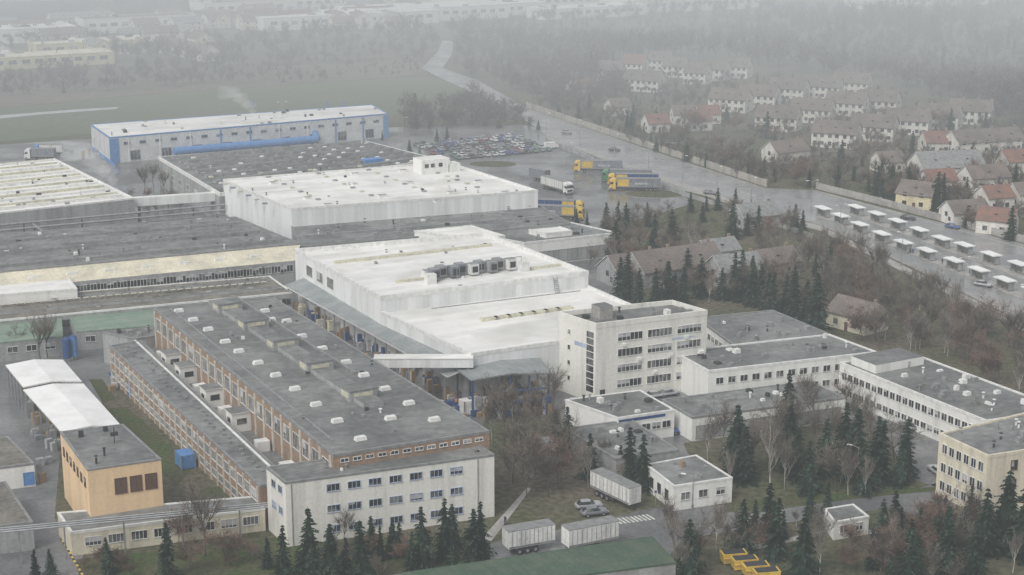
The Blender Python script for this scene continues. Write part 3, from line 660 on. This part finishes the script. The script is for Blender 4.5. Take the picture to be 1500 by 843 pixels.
# ------------------------------------------------------------------ bus station
adir=math.atan2(g(1470,412)[1]-g(1230,320)[1],g(1470,412)[0]-g(1230,320)[0])
sm=MB()
sm.box(0,0,2.45,5.8,2.9,.25,0,m_wtrim); sm.box(0,0,2.7,5.4,2.4,.06,0,m_wrb)
for x in (-2.4,0,2.4): sm.box(x,.9,0,.12,.12,2.45,0,m_steel)
for x in (-2.4,2.4): sm.box(x,-.6,0,.1,.1,2.45,0,m_steel); sm.box(x,.2,.3,.04,1.3,1.9,0,m_gwall)
for x in (-1.2,1.2): sm.box(x,.9,.3,2.2,.04,1.9,0,m_gwall)
sm.box(0,.55,.42,4,.4,.06,0,m_wood); sm.box(-1.5,.55,0,.08,.3,.42,0,m_dark); sm.box(1.5,.55,0,.08,.3,.42,0,m_dark)
so=sm.obj('bus_shelter'); sd=so.data; bpy.data.objects.remove(so)
rows_=[((1205,308),(1231,319),(1259,332),(1291,346),(1323,359),(1357,371),(1397,386),(1433,400),(1471,415),(1512,430)),((1254,306),(1284,316),(1314,327),(1346,340),(1379,353),(1412,363),(1451,377),(1491,391),(1530,405))]
for rr in rows_:
    for u,v in rr:
        o=bpy.data.objects.new('bus_shelter',sd); COL.objects.link(o); o.location=(*g(u,v+10),.15); o.rotation_euler=(0,0,adir)
    mb=MB(); mb.beam(g(rr[0][0]-10,rr[0][1]+5),g(rr[-1][0]+60,rr[-1][1]+35),3.2,0,.15,m_conc); mb.obj('bus_platform')
def lamp(u,v,h=9,ang=0,arms=1):
    mb=MB(); mb.tube((0,0,0),(0,0,h),.11,m_steel,8,.06); mb.tube((0,0,0),(0,0,.6),.18,m_steel,8)
    for k in range(arms):
        s=1-2*k; mb.tube((0,0,h-.05),(1.2*s,0,h+.25),.05,m_steel,6); mb.box(1.6*s,0,h+.17,.9,.3,.14,0,m_wtrim,top=.8)
    o=mb.obj('street_lamp'); o.location=(*g(u,v),0); o.rotation_euler=(0,0,ang)
lamp(1255,710,6.5,2.6); lamp(1014,745,5.5,2.8); lamp(1188,312,9.5,.3,2); lamp(890,310,7,1)
for i in range(7): lamp(800+i*50,196+i*17,8,-.9)
for i in range(4): lamp(1230+i*90,348+i*42,9,.6,2)
lamp(660,255,7); lamp(720,235,7); lamp(830,240,7); lamp(590,200,7); lamp(140,232,7); lamp(415,205,14,.5,2)
for u,v in ((960,740),(1405,775)):
    mb=MB(); mb.tube((0,0,0),(0,0,2.6),.04,m_steel,6); mb.tube((0,-.04,2.3),(0,-.07,2.3),.32,m_wtrim,14); mb.tube((0,-.07,2.3),(0,-.08,2.3),.24,m_dblue,14)
    o=mb.obj('traffic_sign'); o.location=(*g(u,v),0)
# ------------------------------------------------------------------ houses
def house(u,v,ang,L,W,h,rh,wm,rm,units=1,name='terraced_house'):
    x0,y0=g(u,v); c,s=math.cos(ang),math.sin(ang)
    T=lambda a,b,z:(c*a-s*b,s*a+c*b,z)
    W2=W/2;L2=L/2; w=MB();r=MB();d=MB()
    w.face([T(-L2,-W2,-.2),T(L2,-W2,-.2),T(L2,-W2,h),T(-L2,-W2,h)],wm); w.face([T(L2,W2,-.2),T(-L2,W2,-.2),T(-L2,W2,h),T(L2,W2,h)],wm)
    w.face([T(L2,-W2,-.2),T(L2,W2,-.2),T(L2,W2,h),T(L2,0,h+rh),T(L2,-W2,h)],wm); w.face([T(-L2,W2,-.2),T(-L2,-W2,-.2),T(-L2,-W2,h),T(-L2,0,h+rh),T(-L2,W2,h)],wm)
    o=.45; k=rh/W2; e=L2+.3
    for q in (-1,1):
        A=[(-e,q*(W2+o),h-o*k+.05),(e,q*(W2+o),h-o*k+.05),(e,0,h+rh+.05),(-e,0,h+rh+.05)]
        r.face([T(*p) for p in A],rm); r.face([T(p[0],p[1],p[2]+.18) for p in A],rm)
        for i in range(4):
            a=A[i];b=A[(i+1)%4]; r.face([T(*a),T(*b),T(b[0],b[1],b[2]+.18),T(a[0],a[1],a[2]+.18)],m_wtrim if i in(1,3) else rm)
    def bx(a,b,z,sx,sy,sz,mt,mb): mb.box(c*a-s*b,s*a+c*b,z,sx,sy,sz,ang,mt)
    ul=L/units
    for i in range(units):
        a=-L2+ul*(i+.5)
        for q in (-1,1):
            for zz in ([1.0] if h<4.5 else [1.0,3.7]):
                for da in (-.25,.22):
                    bx(a+da*ul,q*(W2+.01),zz,1.3,.1,1.3,m_glass,d); bx(a+da*ul,q*(W2+.02),zz-.1,1.5,.16,.1,m_frame,d)
            bx(a+.02*ul,q*(W2+.01),0,.9,.1,2.0,m_brown,d)
            b=q*W2*.55; bx(a,b,h+rh*.45+.12,.8,.9,.25,m_glass,d)
        bx(a+ul*.4,.6,h+rh-.9,.7,.6,1.7,m_brick,d)
        if i: bx(-L2+ul*i,0,0,.25,W+.3,h-.3,wm,d)
    for q in (-1,1): bx(q*(L2+.01),0,h-1.4,.1,1.3,1.3,m_glass,d); bx(q*(L2+.01),-1.8,1,.1,1.1,1.2,m_glass,d)
    e_=bpy.data.objects.new(name,None); COL.objects.link(e_); e_.location=(x0,y0,0)
    w.obj('walls',e_); r.obj('roof',e_); d.obj('windows',e_)
    FOOT.append([(x0+T(a,b,0)[0],y0+T(a,b,0)[1]) for a,b in ((-L2-1,-W2-1),(L2+1,-W2-1),(L2+1,W2+1),(-L2-1,W2+1))])
HA=-.42
for u,v,n,t in ((895,118,2,0),(945,133,3,0),(990,112,2,0),(1022,122,2,0),(1050,117,2,0),(1082,113,2,0),(930,108,2,0),(968,103,2,0),
    (1070,162,3,0),(1112,156,3,0),(1155,146,3,0),(1205,143,3,0),(1248,137,3,0),(1140,190,3,0),(1190,178,3,0),(1240,168,3,0),(1287,165,3,0),
    (1225,214,3,0),(1280,204,3,0),(1330,195,3,0),(1375,187,3,0),(1422,180,3,0)):
    house(u,v,HA+U(-.05,.05),n*5.4,10.5,5.4,3.8,m_hw,m_brroof if R()<.88 else m_redroof,n)
for u,v,a,L,W,h,rm,wm in ((1150,236,.5,14,9,4,m_brroof,m_hw),(1020,190,.3,10,8,4,m_redroof,m_hw),(1035,180,.3,9,8,4,m_redroof,m_hw),(850,140,.6,10,8,4,m_redroof,m_hw),(1000,180,.1,9,8,4,m_brroof,m_hw),
    (1345,303,-.6,11,9,4.5,m_brroof,m_hy),(1372,280,.2,10,8,4,m_redroof,m_hw),(1412,325,.3,12,8,3.5,m_brroof,m_hw),(1460,340,-.5,10,8,4,m_redroof,m_hw),(1370,222,.1,10,9,4,m_redroof,m_hw),
    (1440,222,.35,28,10,4.5,m_brroof,m_hw),(1490,250,.35,14,9,4,m_redroof,m_hw),(1385,258,.2,22,12,4,m_trim,m_hw),(1440,275,.3,14,9,4,m_brroof,m_hw),(1300,250,.3,9,8,3.6,m_brroof,m_hw),(960,192,.3,9,8,3.6,m_redroof,m_hw),(905,168,.4,9,8,3.8,m_brroof,m_hw),
    (985,408,.5,24,11,4,m_brroof,m_gwall),(925,412,.5,14,10,3.6,m_brroof,m_gwall),(1075,414,.4,12,9,4,m_trim,m_gwall),(1050,380,.5,10,7,3,m_trim,m_ww),(1255,480,-.9,11,8,3.6,m_brroof,m_cream),(1105,330,.4,12,8,3.5,m_trim,m_gwall),(1130,400,.5,12,8,3.5,m_brroof,m_gwall),
    (1455,305,.3,9,8,4,m_redroof,m_hw),(1500,300,.3,9,8,4,m_brroof,m_hw)):
    house(u,v,a,L,W,h,W*.36,wm,rm,max(1,int(L/9)),'suburban_house')
for i in range(46):
    u=U(-20,600); v=U(28,92) if u<300 else U(18,44)
    house(u,v,AX+random.choice([0,1.57])+U(-.2,.2),U(14,34),U(9,12),U(4,8),3.2,random.choice([m_hw,m_hw,m_cream,m_yel]),random.choice([m_brroof,m_redroof,m_brroof,m_trim]),2,'distant_house')
for (u,v,L,W,h,mt) in ((500,36,120,40,8,m_wr),(620,28,110,40,9,m_wr),(700,22,90,30,8,m_wr),(860,24,80,25,7,m_wr),(60,96,70,22,6,m_yel),(560,8,160,40,10,m_wr),(350,20,60,30,9,m_gr2),(130,78,60,20,7,m_yel),(1000,14,120,30,9,m_wr),(760,10,120,40,8,m_wr),(30,60,60,25,8,m_wr),(200,45,70,20,9,m_brroof),(1350,8,120,30,9,m_wr)):
    x,y=g(u,v); P=[(x+math.cos(AX)*a*L-math.sin(AX)*c_*W,y+math.sin(AX)*a*L+math.cos(AX)*c_*W) for a,c_ in ((-.5,-.5),(.5,-.5),(.5,.5),(-.5,.5))]
    b=Bd('distant_warehouse',P,h,m_ww if mt is not m_yel else m_hy,mt,par=.2); b.win(0,int(L/7),4,2,[h*.6],.03,.97); b.vents(12,(2,5),(.6,1.5)); b.done()
# ------------------------------------------------------------------ trees
def rv(rn): 
    return Vector((rn.gauss(0,1),rn.gauss(0,1),rn.gauss(0,1))).normalized()
def bare(seed,lv,kids,ntw,tww,spread,rad=.016,up=.35):
    rn=random.Random(seed); V=[];Fc=[];Mi=[]
    def seg(p,q,r0,r1):
        d=(q-p).normalized(); a=d.orthogonal().normalized(); b=d.cross(a); n=len(V)
        for (o,r) in ((p,r0),(q,r1)):
            for k in range(3): t=2.094*k; V.append(o+(a*math.cos(t)+b*math.sin(t))*r)
        for k in range(3):
            j=(k+1)%3; Fc.append((n+k,n+j,n+3+j)); Fc.append((n+k,n+3+j,n+3+k)); Mi.extend((0,0))
    def sl(p,d,l,w):
        s=d.cross(rv(rn)).normalized()*w; n=len(V); V.extend((p-s,p+s,p+d*l)); Fc.append((n,n+1,n+2)); Mi.append(1)
    def rec(p,d,l,r,k):
        m=p+d*l*.5+rv(rn)*l*.05; q=m+(d+rv(rn)*.18+Vector((0,0,.1))).normalized()*l*.5
        seg(p,m,r,r*.75); seg(m,q,r*.75,r*.5)
        if k==0:
            for i in range(ntw):
                t=rn.uniform(.1,1); o=p.lerp(q,t); sl(o,(d+rv(rn)*.9+Vector((0,0,.2))).normalized(),l*rn.uniform(.5,1.1),tww)
            return
        nk=kids+(2 if k==lv else 0)
        for i in range(nk):
            t=rn.uniform(.45 if k==lv else .3,1); o=p.lerp(m,t*2) if t<.5 else m.lerp(q,t*2-1)
            hd=Vector((rn.gauss(0,1),rn.gauss(0,1),0)).normalized()
            nd=(d*(.9-spread*.4)+hd*spread+Vector((0,0,up))+rv(rn)*.15).normalized()
            rec(o,nd,l*rn.uniform(.5,.78),r*.5,k-1)
        rec(q,(d+rv(rn)*.2).normalized(),l*.7,r*.5,k-1)
    rec(Vector((0,0,-.01)),Vector((rn.gauss(0,.03),rn.gauss(0,.03),1)).normalized(),.36,rad,lv)
    V=np.array([tuple(v) for v in V]); V/=V[:,2].max(); return V,np.array(Fc),np.array(Mi)
def conifer(seed,layers,nb,cl,rr=.2,ts=1.0):
    rn=random.Random(seed); V=[];Fc=[];Mi=[]
    def tri(a,b,c,m): n=len(V); V.extend((a,b,c)); Fc.append((n,n+1,n+2)); Mi.append(m)
    for k in range(6):
        a0=k*1.047;a1=a0+1.047
        tri(Vector((math.cos(a0)*.012,math.sin(a0)*.012,-.01)),Vector((math.cos(a1)*.012,math.sin(a1)*.012,-.01)),Vector((0,0,.95)),0)
        q=rr*.5; tri(Vector((math.cos(a0)*q,math.sin(a0)*q,.09)),Vector((math.cos(a1)*q,math.sin(a1)*q,.09)),Vector((0,0,.93)),1)  # second triangle: dark inner cone added to block light through the crown
    lean=rn.uniform(.7,1.0)
    for k in range(layers):
        t=(k+rn.uniform(-.2,.2))/(layers-1); t=min(max(t,0),1); z=.06+.9*t; r=rr*((1-t)**lean)*rn.uniform(.8,1.15)+.012
        for j in range(max(4,int(nb*(1-t*.55)))):
            a=rn.uniform(0,6.283); L=r*rn.uniform(.65,1.2); dr=rn.uniform(.15,.5); lt=2 if rn.random()<.4 else 1
            out=Vector((math.cos(a),math.sin(a),-dr)).normalized(); sd=Vector((-math.sin(a),math.cos(a),0))
            for c in range(cl):
                s=(c+.4)/cl; p=Vector((0,0,z))+out*L*s
                for q in range(3):
                    w=.022*ts*rn.uniform(.6,1.3)*(1.2-.5*s); l=.055*ts*rn.uniform(.7,1.4)*(1.1-.5*t)
                    d=(out+sd*rn.uniform(-.9,.9)+Vector((0,0,rn.uniform(-.6,.15)))).normalized(); e=d.cross(Vector((0,0,1))+rv(rn)*.6).normalized()
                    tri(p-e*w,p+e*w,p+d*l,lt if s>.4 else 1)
    for k in range(8):
        a=k*.8; tri(Vector((math.cos(a)*.01,math.sin(a)*.01,.9)),Vector((math.cos(a+1.5)*.01,math.sin(a+1.5)*.01,.9)),Vector((0,0,1.0)),2)
    return np.array([tuple(v) for v in V]),np.array(Fc),np.array(Mi)
def tri_mesh(name,V,Fc,Mi,mats):
    me=bpy.data.meshes.new(name); me.vertices.add(len(V)); me.vertices.foreach_set('co',V.astype(np.float32).ravel())
    me.loops.add(len(Fc)*3); me.loops.foreach_set('vertex_index',Fc.astype(np.int32).ravel())
    me.polygons.add(len(Fc)); me.polygons.foreach_set('loop_start',np.arange(0,len(Fc)*3,3,dtype=np.int32))
    for m in mats: me.materials.append(m)
    me.polygons.foreach_set('material_index',Mi.astype(np.int32)); me.update(calc_edges=True); return me
bt=[bare(s,3,4,6,.0021,sp_,.014,u_) for s,sp_,u_ in ((1,.75,.35),(2,.6,.5),(3,.9,.3),(4,.7,.4),(5,1.0,.45))]
bm=[tri_mesh('bare_tree',*t,[m_bark,m_twig]) for t in bt]
bi=[bare(s,3,4,7,.0019,.45,.010,.6) for s in (11,12,13)]
bim=[tri_mesh('birch_tree',*t,[m_birch,m_twig]) for t in bi]
bsh=tri_mesh('bare_shrub',*bare(21,3,5,7,.003,1.1,.01,.3),[m_bark,m_rtwig])
ct=[conifer(s,20,13,4,r_) for s,r_ in ((1,.22),(2,.26),(3,.20),(4,.30))]
cmsh=[tri_mesh('spruce_tree',*t,[m_bark,m_ndl,m_ndl2]) for t in ct]
fb=[bare(s,2,4,7,.007,sp_,.014,.4) for s,sp_ in ((31,.8),(32,.6),(33,1.0),(34,.8),(35,.7))]
fc=[conifer(s,11,8,2,r_,1.9) for s,r_ in ((41,.2),(42,.24))]
def put(kind,u,v,h,chk=False):
    x,y=g(u,v)
    if chk and any(pip(P,x,y) for P in FOOT): return False
    me={'b':lambda:random.choice(bm),'w':lambda:random.choice(bim),'c':lambda:random.choice(cmsh),'s':lambda:bsh}[kind]()
    o=bpy.data.objects.new(me.name.split('.')[0],me); COL.objects.link(o); o.location=(x,y,0); k=U(.88,1.15)
    o.scale=(h*k,h*k,h); o.rotation_euler=(U(-.03,.03),U(-.03,.03),U(0,6.28)); return True
for u,v,h in ((455,835,10),(415,848,8.5),(485,850,9),(530,850,9.5),(508,842,6),(545,818,7),(576,812,5.5),(620,838,10.5),(604,842,7),(652,820,10),(692,822,8.5),(704,815,9),(665,845,6),(392,832,5),
    (941,718,10),(922,708,10),(830,665,9),(910,700,6),(815,655,7),(1076,700,11),(1105,775,5),(1130,795,7),(1186,752,5),(1211,752,5.5),(1292,812,9),(1318,805,7),(1345,800,6.5),(1365,805,5.5),(1390,845,9),(1180,800,5),
    (1240,702,9),(1205,698,10.5),(1290,705,11),(1318,712,8),(1168,705,9.5),(1150,690,9),(1440,815,11),(1470,806,13),(1500,818,14),(1420,760,6),(1180,842,8),(1330,842,9),(1425,850,9),
    (1025,436,10),(1076,440,12),(1101,448,11.5),(1130,466,11),(1163,490,14),(1195,494,15),(1180,470,10),(905,340,9),(888,336,8),(917,346,9.5),(978,448,11),(918,440,12),(935,452,10),(960,460,11),(1000,450,10),(1284,286,9.5),(1306,288,10.5),(1329,286,9.5),(1370,308,12),(1380,300,10),(1480,352,10),(1486,280,9),(1390,214,8),(1012,312,6.5),(1051,308,7),(1077,308,7),(1035,310,5),(1330,300,7),
    (160,842,6),(246,848,9),(76,850,5),(52,850,5),(860,330,4),(640,207,5),(655,205,5),(845,330,5),(600,222,4.5),(615,226,4),(560,206,4),(1225,420,6),(1350,260,6),(1455,700,6)): put('c',u,v,h)
for u,v,h,k in ((300,815,13,'b'),(262,800,8,'s'),(330,830,8,'s'),(280,838,7,'s'),(60,532,12,'b'),(70,525,11,'b'),(25,520,8,'b'),(738,650,13,'b'),(765,700,14,'b'),(795,655,13,'b'),(780,730,13,'b'),(722,620,10,'b'),(750,600,9,'b'),(862,716,9,'w'),(985,830,13,'w'),(1020,835,12,'b'),(1095,700,13,'w'),(1128,712,14,'w'),(1140,670,13,'b'),(1060,660,11,'w'),(1160,640,12,'b'),(700,745,10,'w'),(505,800,7,'b'),(950,335,8,'b'),(1250,560,8,'b'),(175,835,4.5,'s'),(150,830,4,'s'),(880,690,7,'b'),(690,690,8,'b'),(212,282,10,'b'),(240,285,9,'b'),(225,275,9,'b'),(165,232,8,'b'),(1200,845,12,'w'),(1390,640,9,'w'),(1430,650,10,'w'),(1340,620,10,'w'),(455,455,8,'b'),(480,470,7,'b'),(440,440,7,'b'),(465,462,8,'b'),(1240,600,9,'b'),(1180,600,8,'b'),(1450,600,9,'b')): put(k,u,v,h)
def zone(poly,n,mix,h0,h1):
    us=[p[0] for p in poly];vs=[p[1] for p in poly];k=0;t=0
    while k<n and t<n*40:
        t+=1;u,v=U(min(us),max(us)),U(min(vs),max(vs))
        if pip(poly,u,v) and put(random.choice(mix),u,v,U(h0,h1),True): k+=1
zone([(830,380),(905,345),(1190,350),(1260,420),(1330,480),(1300,520),(1180,490),(1080,450),(990,450),(940,440)],88,'bbbbbwccs',6,11.5)
zone([(880,425),(1120,430),(1180,490),(1100,455),(990,460),(940,445)],16,'bbccc',7,11)
zone([(1200,355),(1330,425),(1500,515),(1500,590),(1340,520),(1250,490),(1150,400)],100,'bbbwws',6,12)
zone([(880,318),(1110,312),(1200,345),(1100,352),(905,345)],30,'bbbccs',4,8)
zone([(1000,640),(1330,620),(1380,720),(1300,735),(1080,735)],34,'wwbbcc',8,13)
zone([(990,790),(1500,770),(1500,870),(990,870)],52,'wbbccsss',4,10)
zone([(1080,765),(1500,755),(1500,800),(1080,800)],18,'ccwbs',3,7)
zone([(715,600),(815,600),(860,690),(790,740),(715,740)],12,'bbws',7,12)
zone([(860,660),(1000,720),(960,740),(850,700)],6,'bcw',5,9)
zone([(120,830),(400,795),(420,840),(120,850)],10,'ssb',2.5,5)
zone([(400,830),(720,790),(720,850),(400,860)],12,'cbs',4,7)
zone([(790,172),(1110,282),(1190,288),(1290,305),(1480,350),(1480,200),(1300,170),(1000,130),(820,120)],170,'bbbbbcss',5,11)
zone([(580,240),(600,190),(800,180),(1000,262),(900,240)],14,'bcs',3,5)
zone([(0,300),(220,290),(320,310),(0,345)],14,'bs',4,7)
def forest(name,poly,n,h0,h1,conif=.04,world=False):
    us=[p[0] for p in poly];vs=[p[1] for p in poly];k=0;t=0
    VV=[];FF=[];MM=[];base=0
    while k<n and t<n*25:
        t+=1;u,v=U(min(us),max(us)),U(min(vs),max(vs))
        if not pip(poly,u,v): continue
        x,y=g(u,v)
        if any(pip(P,x,y) for P in FOOT): continue
        k+=1; isc=R()<conif; V,Fc,Mi=random.choice(fc if isc else fb); h=U(h0,h1)*(.85 if isc else 1)*(.8+.35*math.sin(x*.02)*math.sin(y*.017)); a=U(0,6.28); w=h*U(.95,1.35)
        c,s=math.cos(a),math.sin(a)
        W=np.empty_like(V); W[:,0]=(V[:,0]*c-V[:,1]*s)*w+x; W[:,1]=(V[:,0]*s+V[:,1]*c)*w+y; W[:,2]=V[:,2]*h
        VV.append(W);FF.append(Fc+base);base+=len(V);MM.append(Mi+1 if isc else Mi)
    me=tri_mesh(name,np.concatenate(VV),np.concatenate(FF),np.concatenate(MM),[m_bark,m_ftwig,m_ndl,m_ndl2])
    o=bpy.data.objects.new(name,me); COL.objects.link(o)
forest('distant_woodland',[(660,52),(860,20),(1600,5),(1600,190),(1480,178),(1440,160),(1280,118),(1100,98),(1080,90),(880,92),(800,75),(680,80)],1500,10,17)
forest('roadside_woodland',[(585,215),(596,150),(612,125),(660,112),(700,122),(775,158),(800,188),(700,200),(630,200)],170,5,11,.08)
forest('roadside_woodland',[(665,110),(668,72),(800,70),(885,95),(920,140),(840,165),(785,152),(720,118)],330,8,14)
forest('tree_belt',[(-60,148),(-60,118),(300,100),(600,88),(612,108),(560,118),(300,125)],300,5,11)
forest('tree_belt',[(-60,62),(-60,45),(300,60),(620,48),(650,60),(625,92),(300,100),(180,90),(80,80)],280,8,15)
forest('tree_belt',[(-60,30),(-60,8),(500,2),(700,4),(680,16),(300,30)],150,8,13)
forest('suburban_trees',[(785,160),(850,120),(1060,140),(1000,180),(1110,240),(1180,270),(1110,272),(900,205)],280,5,10,.1)
forest('suburban_trees',[(1100,225),(1500,190),(1500,345),(1400,322),(1290,295),(1190,270),(1110,240)],220,4,9,.15)
forest('suburban_trees',[(870,100),(1100,110),(1500,160),(1500,215),(1100,215),(1000,160)],200,4,8,.08)
# ------------------------------------------------------------------ people
def person(u,v,jac,ang):
    me=bpy.data.meshes.new('p')
    Vt=[(0,0,.95),(0,0,1.2),(0,0,1.42),(0,0,1.52),(0,.02,1.66),(.1,0,.9),(.12,.05,.5),(.12,0,.06),(.12,.14,.03),(-.1,0,.9),(-.12,-.03,.5),(-.12,-.12,.08),(-.12,.03,.03),(.2,0,1.38),(.27,.02,1.1),(.25,.14,.88),(-.2,0,1.38),(-.27,.0,1.1),(-.25,.06,.86)]
    E=[(0,1),(1,2),(2,3),(3,4),(0,5),(5,6),(6,7),(7,8),(0,9),(9,10),(10,11),(11,12),(2,13),(13,14),(14,15),(2,16),(16,17),(17,18)]
    rad=[.15,.15,.14,.06,.11,.1,.07,.05,.04,.1,.07,.05,.04,.07,.05,.035,.07,.05,.035]
    me.from_pydata(Vt,E,[]); o=bpy.data.objects.new('p',me); COL.objects.link(o); md=o.modifiers.new('s','SKIN')
    for i,r in enumerate(rad): me.skin_vertices[0].data[i].radius=(r,r*.85)
    me.skin_vertices[0].data[0].use_root=True; o.modifiers.new('ss','SUBSURF').levels=1
    dg=bpy.context.evaluated_depsgraph_get(); m2=bpy.data.meshes.new_from_object(o.evaluated_get(dg)); bpy.data.objects.remove(o)
    m2.materials.clear()
    for m in (jac,m_cloth,m_skin): m2.materials.append(m)
    for p in m2.polygons:
        z=p.center.z; p.material_index=1 if z<.93 and abs(p.center.x)<.22 else (2 if z>1.5 or (z<.92) else 0)
        if z>1.68: p.material_index=1
    q=bpy.data.objects.new('worker' if jac is m_hiv else 'pedestrian',m2); COL.objects.link(q); q.location=(*g(u,v),.02); q.rotation_euler=(0,0,ang)
try:
    for i,(u,v,j) in enumerate(((668,596,m_hiv),(674,600,m_hiv),(1333,372,m_cloth),(1337,373,m_dblue),(1380,388,m_cloth),(1420,402,m_cloth),(740,770,m_cloth),(1300,352,m_dblue))): person(u,v,j,i*.9)
except Exception as ex: print('people',ex)
# ------------------------------------------------------------------ haze: thin mist that dims what lies behind it and glows by added emission in place of scattered daylight
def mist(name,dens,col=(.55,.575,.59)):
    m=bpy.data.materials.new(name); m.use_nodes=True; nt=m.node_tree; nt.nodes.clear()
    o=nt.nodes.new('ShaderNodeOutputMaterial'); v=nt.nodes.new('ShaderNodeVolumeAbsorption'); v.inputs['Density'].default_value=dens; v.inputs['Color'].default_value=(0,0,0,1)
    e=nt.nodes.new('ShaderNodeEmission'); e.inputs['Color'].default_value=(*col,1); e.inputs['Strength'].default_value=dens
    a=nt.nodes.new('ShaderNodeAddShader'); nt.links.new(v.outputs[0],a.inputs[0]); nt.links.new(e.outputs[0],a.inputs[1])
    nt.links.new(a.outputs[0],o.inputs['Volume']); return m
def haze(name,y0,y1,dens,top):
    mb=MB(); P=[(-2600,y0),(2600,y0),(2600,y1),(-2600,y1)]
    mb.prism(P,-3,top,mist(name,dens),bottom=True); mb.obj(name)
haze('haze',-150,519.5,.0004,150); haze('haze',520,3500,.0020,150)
# steam drifting off the roof outlets: irregular soft puffs rising downwind, their brightness added as emission
for (u,v,z,s) in ((372,176,9,1.0),(168,283,9,1.2),(640,250,17,.5)):
    x,y=g(u,v,z)
    for k in range(5):
        bpy.ops.mesh.primitive_ico_sphere_add(subdivisions=3,radius=1,location=(x-k*k*.55*s,y+k*.8*s,z+1+k*2.1*s)); o=bpy.context.active_object; o.name='steam_plume'
        rr=(.7+.65*k)*s
        for vt in o.data.vertices: vt.co*=1+.35*math.sin(vt.co.x*3.1+k)*math.sin(vt.co.y*2.7+k*2)+.15*math.sin(vt.co.z*6+k)
        o.scale=(rr*1.15,rr,rr*.8); o.data.materials.append(mist('steam',.16/(1+k*.9),(.72,.73,.74)))
# ------------------------------------------------------------------ light, camera
w=bpy.data.worlds.new('World'); scene.world=w; w.use_nodes=True; nt=w.node_tree
bg=nt.nodes['Background']; sk=nt.nodes.new('ShaderNodeTexSky'); sk.sky_type='NISHITA'; sk.sun_disc=False
el=math.radians(48); az=math.radians(215)
sk.sun_elevation=el; sk.sun_rotation=az; sk.dust_density=4; sk.air_density=1.2
hs=nt.nodes.new('ShaderNodeHueSaturation'); hs.inputs['Saturation'].default_value=.18
nt.links.new(sk.outputs[0],hs.inputs['Color']); nt.links.new(hs.outputs[0],bg.inputs['Color']); bg.inputs['Strength'].default_value=.15
sl=bpy.data.lights.new('sun','SUN'); sl.energy=1.2; sl.angle=math.radians(20); sl.color=(1,.97,.93)
so=bpy.data.objects.new('sun',sl); COL.objects.link(so)
d=Vector((math.sin(az)*math.cos(el),math.cos(az)*math.cos(el),math.sin(el)))
so.rotation_euler=(-d).to_track_quat('-Z','Y').to_euler(); so.location=(0,0,300)
cam=bpy.data.cameras.new('camera'); co=bpy.data.objects.new('camera',cam); COL.objects.link(co)
cam.sensor_width=36; cam.lens=36*F/1500; cam.clip_end=12000; cam.clip_start=1
co.location=(0,0,H); co.rotation_euler=(math.pi/2-PITCH,0,0); scene.camera=co
scene.view_settings.view_transform='Standard'; scene.view_settings.look='None'; scene.view_settings.exposure=0; scene.view_settings.gamma=1
